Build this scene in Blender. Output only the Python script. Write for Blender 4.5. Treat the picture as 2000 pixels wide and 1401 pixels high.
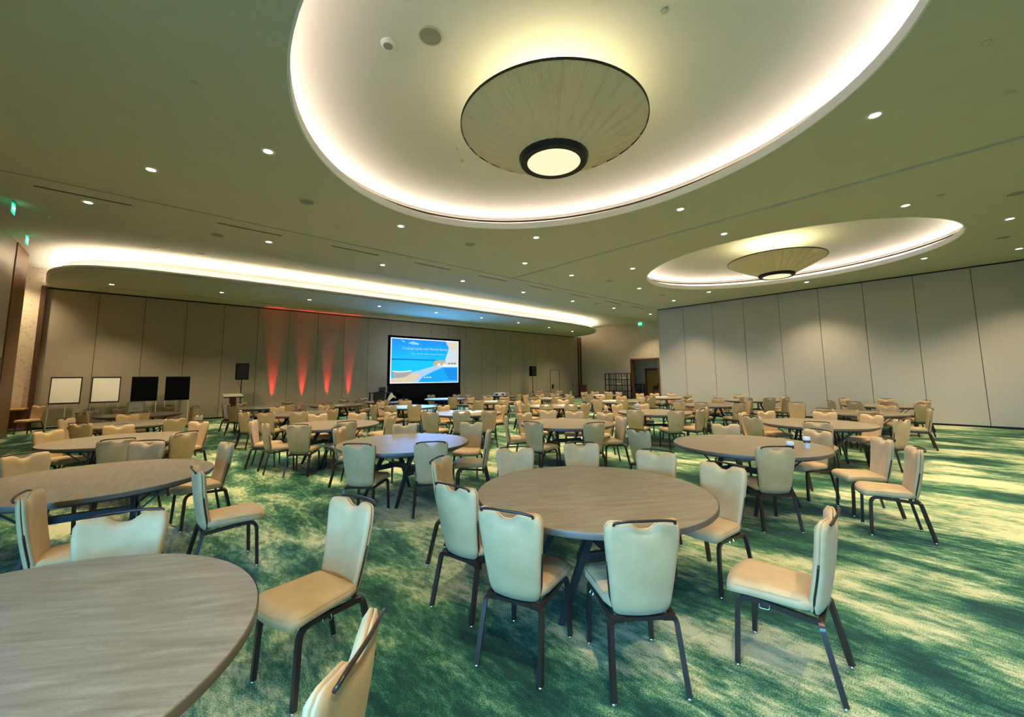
import bpy, bmesh, math, random
from mathutils import Vector, Matrix
from math import sin, cos, pi, radians, sqrt, atan2, degrees
random.seed(7)
S = bpy.context.scene
COL = S.collection
for o in list(bpy.data.objects): bpy.data.objects.remove(o)

# ------------------------------------------------------------------ camera
cam_d = bpy.data.cameras.new('camera'); cam = bpy.data.objects.new('camera', cam_d); COL.objects.link(cam)
_yaw, _pit, _rol = (0.834770, 0.109729, -0.009009)
_f = Vector((cos(_yaw)*cos(_pit), sin(_yaw)*cos(_pit), sin(_pit))); _r = Vector((sin(_yaw), -cos(_yaw), 0)); _u = _r.cross(_f)
_r2 = cos(_rol)*_r + sin(_rol)*_u; _u2 = -sin(_rol)*_r + cos(_rol)*_u
M = Matrix((_r2, _u2, -_f)).transposed().to_4x4(); M.translation = Vector((0, 0, 1.667)); cam.matrix_world = M
cam_d.sensor_fit = 'HORIZONTAL'; cam_d.sensor_width = 36; cam_d.lens = 795.6/2000*36; cam_d.shift_y = -(700.5-650.2)/2000
cam_d.clip_start = .05; cam_d.clip_end = 200
S.camera = cam
# ------------------------------------------------------------------ world, exposure
W = bpy.data.worlds.new('sky'); S.world = W; W.use_nodes = True
W.node_tree.nodes['Background'].inputs[0].default_value = (.16, .52, 1.0, 1)
SKY = 32.0
W.node_tree.nodes['Background'].inputs[1].default_value = SKY
S.view_settings.view_transform = 'Standard'; S.view_settings.look = 'None'
S.view_settings.exposure = 0.10; S.view_settings.gamma = 1; S.view_settings.use_curve_mapping = False
S.cycles.use_denoising = True
S.cycles.max_bounces = 8; S.cycles.diffuse_bounces = 5; S.cycles.glossy_bounces = 3; S.cycles.transmission_bounces = 3
S.cycles.caustics_reflective = False; S.cycles.caustics_refractive = False; S.cycles.sample_clamp_indirect = 6
DOWN_W = 490.0      # each recessed downlight
COVE_E = 15.5       # light strips hidden in the coves
PEND_W = 30.0      # lamp inside each pendant
SCREEN_E = 1.0
RED_W = 1150.0
WARM = (1.0, .79, .50)
COVEC = (1.0, .81, .76)

# ------------------------------------------------------------------ materials
def mat(name, col, rough=.6, metal=0, spec=.5, emis=None, es=0, sheen=0):
    m = bpy.data.materials.new(name); m.use_nodes = True
    b = m.node_tree.nodes['Principled BSDF']
    b.inputs['Base Color'].default_value = (*col, 1); b.inputs['Roughness'].default_value = rough
    b.inputs['Metallic'].default_value = metal; b.inputs['Specular IOR Level'].default_value = spec
    if sheen: b.inputs['Sheen Weight'].default_value = sheen
    if emis: b.inputs['Emission Color'].default_value = (*emis, 1); b.inputs['Emission Strength'].default_value = es
    return m
def N(m, t, **kw):
    n = m.node_tree.nodes.new(t)
    for k, v in kw.items():
        if k in n.inputs: n.inputs[k].default_value = v
        else: setattr(n, k, v)
    return n
def L(m, a, b): m.node_tree.links.new(a, b)
def ramp(m, fac, stops):
    r = m.node_tree.nodes.new('ShaderNodeValToRGB'); e = r.color_ramp.elements
    while len(e) < len(stops): e.new(.5)
    for i, (p, c) in enumerate(stops): e[i].position = p; e[i].color = (*c, 1)
    L(m, fac, r.inputs[0]); return r
def noisy(name, col, amt=.08, scale=40, rough=.7, bump=0.0, bscale=300, stretch=(1, 1, 1), sheen=0, spec=.4):
    m = mat(name, col, rough, spec=spec, sheen=sheen); b = m.node_tree.nodes['Principled BSDF']
    tc = N(m, 'ShaderNodeTexCoord'); mp = N(m, 'ShaderNodeMapping'); mp.inputs['Scale'].default_value = stretch
    L(m, tc.outputs['Object'], mp.inputs[0])
    n = N(m, 'ShaderNodeTexNoise', Scale=scale, Detail=5.0); L(m, mp.outputs[0], n.inputs['Vector'])
    lo = tuple(max(0, c*(1-amt)) for c in col); hi = tuple(min(1, c*(1+amt)) for c in col)
    r = ramp(m, n.outputs[0], [(.3, lo), (.7, hi)]); L(m, r.outputs[0], b.inputs['Base Color'])
    if bump:
        n2 = N(m, 'ShaderNodeTexNoise', Scale=bscale, Detail=2.0); L(m, mp.outputs[0], n2.inputs['Vector'])
        bp = N(m, 'ShaderNodeBump', Strength=bump, Distance=.002); L(m, n2.outputs[0], bp.inputs['Height']); L(m, bp.outputs[0], b.inputs['Normal'])
    return m

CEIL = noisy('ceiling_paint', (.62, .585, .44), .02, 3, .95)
DOME = mat('dome_plaster', (.80, .78, .72), .9)
WHITE = mat('white_paint', (.90, .89, .87), .7)
BLACK = mat('black_metal', (.008, .008, .009), .5, spec=.3)
JOINT = mat('brown_joint', (.07, .058, .04), .9)
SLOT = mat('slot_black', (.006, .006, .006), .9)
DARKP = mat('dark_vent', (.10, .10, .075), .8)
SPKM = noisy('speaker_mesh', (.30, .30, .23), .1, 300, .8)
FABW = noisy('partition_fabric', (.52, .50, .43), .05, 60, .9, .3, 500)
FABB = noisy('partition_fabric_warm', (.385, .335, .255), .05, 60, .9, .3, 500)
DWOOD = noisy('dark_brown_wood', (.085, .040, .026), .25, 3, .5, stretch=(9, 9, .35))
WOOD = noisy('brown_wood', (.155, .068, .024), .35, 3, .45, stretch=(9, 9, .35))
WOODL = noisy('light_wood', (.42, .21, .05), .25, 3, .45, stretch=(9, 9, .5))
PANELM = noisy('beige_wall_panel', (.40, .32, .22), .05, 5, .35)
CHROME = mat('chrome', (.8, .8, .8), .15, 1)
LEGM = mat('bronze_brown_metal', (.055, .040, .034), .28, .55)
TLEG = mat('charcoal_table_metal', (.035, .037, .042), .42, .3)
PAPER = mat('white_paper', (.90, .88, .80), .8)
SILV = mat('silver_metal', (.75, .73, .68), .3, .8)
CLOTHB = mat('black_cloth', (.003, .003, .004), .95, spec=.05)
LENS = mat('lit_lens', (1, 1, 1), .5, emis=(1, .90, .74), es=14)
LEDC = mat('cove_light_strip', (1, 1, 1), .5, emis=COVEC, es=COVE_E)
LEDB = mat('soffit_light_strip', (1, 1, 1), .5, emis=(1, .85, .76), es=26)
DIFF = mat('lit_diffuser', (.8, .8, .7), .5, emis=(1.0, .89, .58), es=.80)
RED = mat('red_lens', (.1, 0, 0), .5, emis=(1, .02, .02), es=6)
LAPTOP = mat('laptop_dark', (.03, .035, .04), .35)
BLUEL = mat('bottle_label', (.06, .22, .6), .5)
PLASTW = mat('white_plastic', (.85, .87, .9), .4)
SLEEVE = noisy('brown_card', (.10, .035, .02), .4, 60, .7)
LOGO = mat('cream_print', (.62, .5, .36), .7)

# wallpaper with small flecks
WALLP = mat('flecked_wallpaper', (.5, .4, .3), .85)
b = WALLP.node_tree.nodes['Principled BSDF']; tc = N(WALLP, 'ShaderNodeTexCoord')
v = N(WALLP, 'ShaderNodeTexVoronoi', Scale=9.0); L(WALLP, tc.outputs['Object'], v.inputs['Vector'])
n = N(WALLP, 'ShaderNodeTexNoise', Scale=24.0, Detail=4.0); L(WALLP, tc.outputs['Object'], n.inputs['Vector'])
a = N(WALLP, 'ShaderNodeMath', operation='MULTIPLY'); a.inputs[1].default_value = .5; L(WALLP, n.outputs[0], a.inputs[0])
a2 = N(WALLP, 'ShaderNodeMath', operation='ADD'); L(WALLP, a.outputs[0], a2.inputs[0]); L(WALLP, v.outputs['Distance'], a2.inputs[1])
r = ramp(WALLP, a2.outputs[0], [(.28, (.30, .235, .16)), (.42, (.54, .455, .33)), (.8, (.62, .53, .40))]); L(WALLP, r.outputs[0], b.inputs['Base Color'])

# laminate table top: long soft streaks
TOPM = mat('grey_brown_laminate', (.3, .25, .2), .30, spec=.45)
b = TOPM.node_tree.nodes['Principled BSDF']; tc = N(TOPM, 'ShaderNodeTexCoord'); mp = N(TOPM, 'ShaderNodeMapping'); mp.inputs['Scale'].default_value = (1.2, 9, 1); mp.inputs['Rotation'].default_value = (0, 0, .35)
L(TOPM, tc.outputs['Object'], mp.inputs[0])
n1 = N(TOPM, 'ShaderNodeTexNoise', Scale=2.6, Detail=6.0, Roughness=.62, Distortion=.6); L(TOPM, mp.outputs[0], n1.inputs['Vector'])
n2 = N(TOPM, 'ShaderNodeTexNoise', Scale=55.0, Detail=3.0); L(TOPM, mp.outputs[0], n2.inputs['Vector'])
mx = N(TOPM, 'ShaderNodeMath', operation='MULTIPLY_ADD'); mx.inputs[1].default_value = .45; L(TOPM, n2.outputs[0], mx.inputs[0]); L(TOPM, n1.outputs[0], mx.inputs[2])
r = ramp(TOPM, mx.outputs[0], [(.45, (.145, .118, .080)), (.70, (.235, .197, .138)), (.95, (.34, .292, .212))]); L(TOPM, r.outputs[0], b.inputs['Base Color'])
n3 = N(TOPM, 'ShaderNodeMath', operation='MULTIPLY_ADD'); n3.inputs[1].default_value = .2; n3.inputs[2].default_value = .27; L(TOPM, n1.outputs[0], n3.inputs[0]); L(TOPM, n3.outputs[0], b.inputs['Roughness'])
EDGEM = noisy('dark_laminate_edge', (.13, .11, .085), .15, 6, .4)

# vinyl upholstery with a fine chevron weave
FAB = mat('tan_woven_vinyl', (.5, .4, .25), .50, spec=.35, sheen=.15)
b = FAB.node_tree.nodes['Principled BSDF']; tc = N(FAB, 'ShaderNodeTexCoord')
n = N(FAB, 'ShaderNodeTexNoise', Scale=9.0, Detail=3.0); L(FAB, tc.outputs['Object'], n.inputs['Vector'])
r = ramp(FAB, n.outputs[0], [(.3, (.51, .35, .162)), (.7, (.59, .412, .208))]); L(FAB, r.outputs[0], b.inputs['Base Color'])
wv = N(FAB, 'ShaderNodeTexWave', Scale=55.0, Distortion=6.0); wv.inputs['Detail Scale'].default_value = 14.0; wv.bands_direction = 'DIAGONAL'; L(FAB, tc.outputs['Object'], wv.inputs['Vector'])
bp = N(FAB, 'ShaderNodeBump', Strength=.35, Distance=.0012); L(FAB, wv.outputs[0], bp.inputs['Height']); L(FAB, bp.outputs[0], b.inputs['Normal'])

# carpet: brushed clouds of green and cream, speckled by the pile
CARP = mat('green_cream_carpet', (.1, .3, .15), .95, spec=.1, sheen=.15)
b = CARP.node_tree.nodes['Principled BSDF']; tc = N(CARP, 'ShaderNodeTexCoord')
def layer(scale, stretch, rot, detail, rough, dist):
    mp = N(CARP, 'ShaderNodeMapping'); mp.inputs['Scale'].default_value = (1, stretch, 1); mp.inputs['Rotation'].default_value = (0, 0, rot); L(CARP, tc.outputs['Object'], mp.inputs[0])
    q = N(CARP, 'ShaderNodeTexNoise', Scale=scale, Detail=detail, Roughness=rough, Distortion=dist); L(CARP, mp.outputs[0], q.inputs['Vector']); return q.outputs[0]
def madd(m, x, k, y):
    q = N(m, 'ShaderNodeMath', operation='MULTIPLY_ADD'); q.inputs[1].default_value = k; L(m, x, q.inputs[0])
    if isinstance(y, float): q.inputs[2].default_value = y
    else: L(m, y, q.inputs[2])
    return q.outputs[0]
big = layer(.95, .55, .35, 2.0, .5, .5); med = layer(3.4, .33, .45, 4.0, .6, .4); sm = layer(20.0, .38, .5, 5.0, .75, .1); fine = layer(140.0, 1, 0, 2.0, .9, 0)
s4 = madd(CARP, fine, 1.20, madd(CARP, sm, 1.0, madd(CARP, med, 1.25, madd(CARP, big, 1.55, -1.98))))
r = ramp(CARP, s4, [(.16, (.002, .030, .018)), (.36, (.008, .080, .043)), (.50, (.040, .185, .088)), (.63, (.24, .36, .18)), (.80, (.62, .62, .38))]); L(CARP, r.outputs[0], b.inputs['Base Color'])
bp = N(CARP, 'ShaderNodeBump', Strength=.5, Distance=.006); L(CARP, fine, bp.inputs['Height']); L(CARP, bp.outputs[0], b.inputs['Normal'])

# pleated cord shade
SHADE = mat('pleated_cord_shade', (.68, .60, .44), .8)
b = SHADE.node_tree.nodes['Principled BSDF']; out = [n for n in SHADE.node_tree.nodes if n.type == 'OUTPUT_MATERIAL'][0]
tr = N(SHADE, 'ShaderNodeBsdfTranslucent'); tr.inputs[0].default_value = (.60, .54, .34, 1)
ms = N(SHADE, 'ShaderNodeMixShader'); ms.inputs[0].default_value = .12; L(SHADE, b.outputs[0], ms.inputs[1]); L(SHADE, tr.outputs[0], ms.inputs[2]); L(SHADE, ms.outputs[0], out.inputs[0])

# ------------------------------------------------------------------ mesh helpers
def tagp(o, label=None, cat=None, group=None, kind=None):
    if label: o['label'] = label
    if cat: o['category'] = cat
    if group: o['group'] = group
    if kind: o['kind'] = kind
    return o
def link(name, me, m, parent=None, smooth=False, loc=None, rz=0):
    if m is not None:
        me.materials.clear(); me.materials.append(m)
    if smooth:
        me.polygons.foreach_set('use_smooth', [True]*len(me.polygons))
        if smooth != 'all': me.set_sharp_from_angle(angle=radians(38))
    o = bpy.data.objects.new(name, me); COL.objects.link(o)
    if parent: o.parent = parent
    if loc: o.location = loc
    o.rotation_euler.z = rz
    return o
def mk(name, vs, fs, m, parent=None, smooth=False, **k):
    me = bpy.data.meshes.new(name); me.from_pydata([tuple(v) for v in vs], [], fs); me.validate(); me.update()
    return link(name, me, m, parent, smooth, **k)
def empty(name, loc=(0, 0, 0), rz=0):
    o = bpy.data.objects.new(name, None); COL.objects.link(o); o.location = loc; o.rotation_euler.z = rz; o.empty_display_size = .1; return o
class MB:
    def __init__(s): s.v = []; s.f = []
    def add(s, vs, fs): k = len(s.v); s.v += [tuple(v) for v in vs]; s.f += [tuple(i+k for i in f) for f in fs]; return s
    def box(s, x0, x1, y0, y1, z0, z1):
        return s.add([(x0, y0, z0), (x1, y0, z0), (x1, y1, z0), (x0, y1, z0), (x0, y0, z1), (x1, y0, z1), (x1, y1, z1), (x0, y1, z1)],
                     [(0, 3, 2, 1), (4, 5, 6, 7), (0, 1, 5, 4), (1, 2, 6, 5), (2, 3, 7, 6), (3, 0, 4, 7)])
    def sweep(s, P, w, h, n=4, taper=None, up=None):
        P = [Vector(p) for p in P]; rings = []
        t0 = (P[1]-P[0]).normalized(); ref = Vector(up) if up else (Vector((0, 0, 1)) if abs(t0.z) < .9 else Vector((0, 1, 0)))
        for i, p in enumerate(P):
            t = ((P[min(i+1, len(P)-1)]-P[max(i-1, 0)])).normalized()
            a = ref - t*ref.dot(t)
            if a.length < 1e-5: a = Vector((1, 0, 0)) - t*t.x
            a.normalize(); bb = t.cross(a); ref = a
            k = 1 if taper is None else 1+(taper-1)*i/(len(P)-1)
            if n == 4: off = [(-1, -1), (1, -1), (1, 1), (-1, 1)]
            else: off = [(cos(2*pi*j/n), sin(2*pi*j/n)) for j in range(n)]
            rings.append([p + bb*(ox*w/2*k) + a*(oy*h/2*k) for ox, oy in off])
        vs = [q for r_ in rings for q in r_]; fs = []
        for i in range(len(P)-1):
            for j in range(n): fs.append((i*n+j, i*n+(j+1) % n, (i+1)*n+(j+1) % n, (i+1)*n+j))
        fs.append(tuple(reversed(range(n)))); fs.append(tuple((len(P)-1)*n+j for j in range(n)))
        return s.add(vs, fs)
    def lathe(s, prof, n=24, c=(0, 0, 0), cap=True):
        vs = []; fs = []; m = len(prof)
        for i in range(n):
            a = 2*pi*i/n
            for r_, z in prof: vs.append((c[0]+r_*cos(a), c[1]+r_*sin(a), c[2]+z))
        for i in range(n):
            for j in range(m-1):
                a, b_ = i*m+j, ((i+1) % n)*m+j
                fs.append((a, b_, b_+1, a+1))
        if cap:
            fs.append(tuple(reversed([i*m for i in range(n)]))); fs.append(tuple(i*m+m-1 for i in range(n)))
        return s.add(vs, fs)
    def prism(s, pts, z0, z1):
        n = len(pts); vs = [(x, y, z0) for x, y in pts]+[(x, y, z1) for x, y in pts]
        return s.add(vs, [tuple(reversed(range(n))), tuple(range(n, 2*n))]+[(i, (i+1) % n, n+(i+1) % n, n+i) for i in range(n)])
    def build(s, name, m, parent=None, smooth=False, **k): return mk(name, s.v, s.f, m, parent, smooth, **k)
def box(name, x0, x1, y0, y1, z0, z1, m, parent=None, **k): return MB().box(x0, x1, y0, y1, z0, z1).build(name, m, parent, **k)
def struct(o): o['kind'] = 'structure'; return o
def round_path(pts, r, n=5):
    out = [Vector(pts[0])]
    for i in range(1, len(pts)-1):
        p = Vector(pts[i]); a = (Vector(pts[i-1])-p); b_ = (Vector(pts[i+1])-p); k = min(r, a.length*.45, b_.length*.45)
        A = p+a.normalized()*k; B = p+b_.normalized()*k
        for j in range(n+1):
            t = j/n; out.append(A*(1-t)**2 + p*2*t*(1-t) + B*t*t)
    out.append(Vector(pts[-1])); return out
def copy_tree(o, parent=None):
    c = o.copy(); COL.objects.link(c); c.parent = parent
    for ch in o.children: copy_tree(ch, c)
    return c
ORD = ['first', 'second', 'third', 'fourth', 'fifth', 'sixth', 'seventh', 'eighth', 'ninth', 'tenth', 'eleventh', 'twelfth']
def text_mesh(name, c, m, parent):
    t = bpy.data.objects.new('tmp', c); COL.objects.link(t); bpy.context.view_layer.update()
    me = bpy.data.meshes.new_from_object(t.evaluated_get(bpy.context.evaluated_depsgraph_get())); me.name = name
    bpy.data.objects.remove(t); return link(name, me, m, parent)
# ================================================================== the room
XL, XR, XD, YB, YN, ZC, ZU = -2.95, 19.45, 27.9, 22.0, -5.0, 5.07, 5.75
struct(box('floor', -4.4, 30.2, -5.4, 23.2, -.1, 0, CARP))

# back partition: felt panels, each its own piece
wb = struct(empty('wall_back', (12, YB, 0)))
def child(o, p): o.parent = p; o.matrix_parent_inverse = p.matrix_world.inverted() if p.matrix_world != Matrix() else Matrix.Translation(-Vector(p.location)); return o
def kid(o, p):
    o.parent = p; o.matrix_parent_inverse = Matrix.Translation(-Vector(p.location)); return o
ends = [-2.72, -1.39]+[-1.39+1.32*k for k in range(1, 22)]+[27.62]
ends = [e for e in ends if e < 27.2]+[27.45]
for a, b_ in zip(ends[:-1], ends[1:]):
    kid(box('panel', a+.008, b_-.008, YB, YB+.08, .07, 5.03, FABB), wb)
kid(box('panel_backing', -2.72, 27.5, YB+.03, YB+.2, 0, 5.07, JOINT), wb)
kid(box('ceiling_track', -2.72, 27.5, YB-.03, YB+.03, 5.02, 5.068, BLACK), wb)
kid(box('bottom_seal', -2.72, 27.5, YB-.008, YB+.02, 0, .07, BLACK), wb)
kid(box('end_post', 27.5, 27.62, YB-.03, YB+.2, 0, 5.07, DWOOD), wb)
kid(box('end_post', 27.72, 27.9, YB-.06, YB+.2, 0, 5.07, DWOOD), wb)
kid(box('end_filler', 27.62, 27.72, YB, YB+.1, 0, 5.07, WALLP), wb)
# small fittings on the back partition
for x, z, w, h in ((26.72, .98, .09, .22), (27.25, 1.08, .08, .06), (27.25, .92, .08, .08)):
    kid(box('latch_plate', x-w/2, x+w/2, YB-.012, YB, z-h/2, z+h/2, BLACK), wb)
d1 = struct(empty('door_1', (24.5, YB, 0)))
for q in ((23.92, 23.98, .07, 2.26), (25.02, 25.06, .07, 2.26), (23.92, 25.06, 2.22, 2.26)):
    kid(box('door_frame', q[0], q[1], YB-.015, YB, q[2], q[3], DARKP), d1)
kid(box('door_leaf', 23.99, 25.01, YB-.008, YB, .07, 2.21, FABB), d1)
kid(box('door_handle', 24.12, 24.30, YB-.06, YB-.008, .78, 1.10, BLACK), d1)
for z in (1.6, 1.9): kid(box('hinge', 24.985, 25.03, YB-.02, YB, z, z+.12, BLACK), d1)

# end trim and wallpapered recess beyond the dark wood left wall
struct(box('trim_1', -2.87, -2.74, YB-.14, YB+.1, 0, 5.10, DWOOD))
struct(box('wall_back_end', 27.4, 28.25, YB+.18, YB+.4, 0, ZU, WALLP))
struct(box('wall_recess', -4.2, -2.72, YB+.02, YB+.3, 0, ZU, WALLP))
struct(box('wall_over_back', -2.72, 28.0, YB+.25, YB+.4, 5.05, ZU, WALLP))
struct(box('wall_recess_side', -4.3, -4.15, 19.8, YB+.3, 0, ZU, WALLP))
struct(box('wall_recess_end_left', -4.3, -3.4, 19.7, 19.88, 0, ZU, WALLP))
# left wall: wood posts and satin panels; windows near the camera end
wl = struct(empty('wall_left', (XL, 8, 0)))
kid(box('wood_column', XL-.6, XL, 18.32, 19.9, 0, ZU, WOOD), wl)
kid(box('dark_reveal', XL-.5, XL-.03, 18.26, 18.32, 0, ZU, SLOT), wl)
y = 18.26
k = 0
while y > 6.6:
    y0 = max(y-1.9, 6.5)
    kid(box('satin_panel', XL-.4, XL-.02, y0+.02, y, 2.35, ZU, PANELM), wl)
    kid(box('wood_panel', XL-.4, XL-.01, y0+.02, y, 0, 2.33, WOOD), wl)
    y = y0
kid(box('panel_backing', XL-.6, XL-.3, 6.5, 18.3, 0, ZU, SLOT), wl)
WY = [(-2.8+1.8*i, -2.8+1.8*i+1.62) for i in range(3)]
kid(box('wall_below_windows', XL-.3, XL, -5.2, 6.5, 0, .25, PANELM), wl)
kid(box('wall_above_windows', XL-.3, XL, -5.2, 6.5, 2.75, ZU, PANELM), wl)
edges = [-5.2]+[q for w in WY for q in w]+[6.5]
for a, b_ in zip(edges[0::2], edges[1::2]): kid(box('window_pier', XL-.3, XL, a, b_, .25, 2.75, PANELM), wl)
for i, (a, b_) in enumerate(WY):
    w = struct(empty('window_%d' % (i+1), (XL-.15, (a+b_)/2, 0)))
    mb = MB().box(XL-.2, XL-.1, a, a+.05, .25, 2.75).box(XL-.2, XL-.1, b_-.05, b_, .25, 2.75).box(XL-.2, XL-.1, a, b_, .25, .3).box(XL-.2, XL-.1, a, b_, 2.7, 2.75).box(XL-.17, XL-.13, (a+b_)/2-.02, (a+b_)/2+.02, .3, 2.7)
    kid(mb.build('window_frame', BLACK), w)
# near wall (behind the camera) with a second window band
wn = struct(empty('wall_near', (8, YN, 0)))
WX = [(-2.2+2.2*i, -2.2+2.2*i+1.95) for i in range(0)]
kid(box('wall_below_windows', XL-.3, XR+.3, YN-.3, YN, 0, .3, PANELM), wn)
kid(box('wall_above_windows', XL-.3, XR+.3, YN-.3, YN, 2.7, ZC+.1, PANELM), wn)
edges = [XL-.3]+[q for w in WX for q in w]+[XR+.3]
for a, b_ in zip(edges[0::2], edges[1::2]): kid(box('window_pier', a, b_, YN-.3, YN, .3, 2.7, PANELM), wn)
for i, (a, b_) in enumerate(WX):
    w = struct(empty('window_%d' % (i+7), ((a+b_)/2, YN-.15, 0)))
    kid(MB().box(a, a+.05, YN-.2, YN-.1, .3, 2.7).box(b_-.05, b_, YN-.2, YN-.1, .3, 2.7).box(a, b_, YN-.2, YN-.1, .3, .35).box(a, b_, YN-.2, YN-.1, 2.65, 2.7).build('window_frame', BLACK), w)
def portal(name, loc, rot, sx, sy):
    l = bpy.data.lights.new(name, 'AREA'); l.shape = 'RECTANGLE'; l.size = sx; l.size_y = sy; l.cycles.is_portal = True
    o = bpy.data.objects.new(name, l); COL.objects.link(o); o.location = loc; o.rotation_euler = rot
portal('window_portal_side', (XL-.32, -.1, 1.5), (0, radians(-90), 0), 2.5, 5.4)
struct(box('ground_outside', -60, -3.3, -60, 60, -.4, -.15, noisy('paving', (.10, .095, .08), .2, 2, .9)))
struct(box('ground_outside', -3.3, 60, -60, -5.5, -.4, -.15, bpy.data.materials['paving']))

# right partition
wr = struct(empty('wall_right', (XR, 3, 0)))
ys = [10.28, 9.0, 7.63, 6.3, 4.95, 3.6, 2.26, .93, -.4, -1.73, -3.06, -4.39, -5.0]
for a, b_ in zip(ys[1:], ys[:-1]): kid(box('panel', XR, XR+.07, a+.008, b_-.008, .06, 5.035, FABW), wr)
kid(box('panel_backing', XR+.03, XR+.12, -5.0, 10.28, 0, 5.07, JOINT), wr)
kid(box('ceiling_track', XR-.02, XR+.05, -5.0, 10.3, 5.03, 5.068, BLACK), wr)
kid(box('bottom_seal', XR-.006, XR+.05, -5.0, 10.3, 0, .06, BLACK), wr)
kid(box('end_cap', XR, XR+.12, 10.28, 10.31, 0, 5.06, FABW), wr)
struct(box('wall_return', XR+.12, XD+.3, 10.0, 10.25, 0, ZU, WALLP))
# far side wall with the service recess
wd = struct(empty('wall_far', (XD, 16, 0)))
kid(box('wall_panel', XD, XD+.3, 17.22, YB+.4, 0, ZU, WALLP), wd)
kid(box('wall_panel', XD, XD+.3, 14.9, 17.22, 2.97, ZU, WALLP), wd)
kid(box('wall_panel', XD, XD+.3, 10.0, 14.9, 0, ZU, WALLP), wd)
t2 = struct(empty('trim_2', (XD, 16, 0)))
kid(box('casing', XD-.03, XD+.33, 17.12, 17.24, 0, 3.0, WOOD), t2); kid(box('casing', XD-.03, XD+.33, 14.86, 14.98, 0, 3.0, WOOD), t2); kid(box('casing', XD-.03, XD+.33, 14.86, 17.24, 2.92, 3.02, WOOD), t2)
struct(box('wall_recess_back', 29.6, 29.8, 14.0, 19.0, 0, 3.2, WALLP)); struct(box('wall_recess_end', 28.2, 29.7, 18.9, 19.1, 0, 3.2, WALLP)); struct(box('wall_recess_near', 28.2, 29.7, 13.9, 14.1, 0, 3.2, WALLP))
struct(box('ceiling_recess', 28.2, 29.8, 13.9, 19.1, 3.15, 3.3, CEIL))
d2 = struct(empty('door_2', (29.6, 16.2, 0)))
kid(box('door_leaf', 29.55, 29.59, 15.72, 16.82, 0, 2.13, WOODL), d2)
for q in ((16.82, 16.98, 0, 2.3), (15.56, 15.72, 0, 2.3), (15.56, 16.98, 2.13, 2.3)): kid(box('door_frame', 29.52, 29.6, q[0], q[1], q[2], q[3], WOOD), d2)
kid(box('door_handle', 29.47, 29.55, 15.8, 15.92, .85, 1.15, BLACK), d2)

# ------------------------------------------------------------------ ceilings
def ell(cx, cy, a, b_, n=96): return [(cx+a*cos(2*pi*i/n), cy+b_*sin(2*pi*i/n)) for i in range(n)]
def flat(name, outer, holes, z, m, h=.04):
    bm = bmesh.new()
    for lp in [outer]+holes:
        vs = [bm.verts.new((x, y, z)) for x, y in lp]
        for i in range(len(vs)): bm.edges.new((vs[i], vs[(i+1) % len(vs)]))
    bmesh.ops.triangle_fill(bm, use_beauty=True, use_dissolve=False, edges=bm.edges[:])
    g = bmesh.ops.extrude_face_region(bm, geom=bm.faces[:])
    bmesh.ops.translate(bm, vec=(0, 0, h), verts=[v for v in g['geom'] if isinstance(v, bmesh.types.BMVert)])
    bmesh.ops.recalc_face_normals(bm, faces=bm.faces[:])
    me = bpy.data.meshes.new(name); bm.to_mesh(me); bm.free(); return link(name, me, m)
def crom(P, n=10):
    out = []
    for i in range(len(P)-1):
        p0, p1, p2, p3 = [Vector(P[max(0, min(len(P)-1, i+k))]) for k in (-1, 0, 1, 2)]
        for j in range(n):
            t = j/n; out.append(.5*((2*p1)+(-p0+p2)*t+(2*p0-5*p1+4*p2-p3)*t*t+(-p0+3*p1-3*p2+p3)*t**3))
    out.append(Vector(P[-1])); return [(v.x, v.y) for v in out]
CA, CB = (4.10, 3.62), (14.2, 3.60); EA, EB = 3.25, 3.90
ce = struct(empty('ceiling', (8, 4, ZC)))
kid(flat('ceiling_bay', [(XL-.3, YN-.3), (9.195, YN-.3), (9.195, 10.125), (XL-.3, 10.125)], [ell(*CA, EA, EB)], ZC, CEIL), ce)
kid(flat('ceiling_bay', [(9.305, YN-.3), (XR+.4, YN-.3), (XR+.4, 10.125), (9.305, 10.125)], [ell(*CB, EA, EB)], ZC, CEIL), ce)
front = crom([(XL-.35, 10.19), (-2.7, 10.6), (-2.1, 11.35), (-1.75, 11.8), (-1.2, 12.1), (-.4, 12.38), (1.0, 12.58), (4, 12.72), (9, 12.75), (15, 12.75), (21, 12.75), (28.2, 12.75)], 8)
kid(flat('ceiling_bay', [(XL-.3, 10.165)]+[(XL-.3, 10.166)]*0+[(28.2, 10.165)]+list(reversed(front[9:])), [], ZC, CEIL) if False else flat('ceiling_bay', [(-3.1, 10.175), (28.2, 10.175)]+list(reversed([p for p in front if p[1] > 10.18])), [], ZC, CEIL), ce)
kid(box('joint_strip', 9.20, 9.30, YN, 10.15, ZC+.03, ZC+.05, SLOT), ce); kid(box('joint_strip', 9.238, 9.262, YN, 10.13, ZC+.004, ZC+.03, CEIL), ce)
kid(box('joint_strip', XL, 19.4, 10.12, 10.18, ZC+.03, ZC+.05, SLOT), ce)
# rise from the lower ceiling to the upper one
vs = []; fs = []
fr = [p for p in front if p[1] > 10.18]
for x, y in fr: vs += [(x, y, ZC), (x, y, ZU+.02)]
for i in range(len(fr)-1): fs.append((2*i, 2*i+2, 2*i+3, 2*i+1))
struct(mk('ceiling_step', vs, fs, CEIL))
struct(box('ceiling_upper', -4.4, 28.3, 9.2, YB+.4, ZU, ZU+.1, CEIL))

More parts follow.
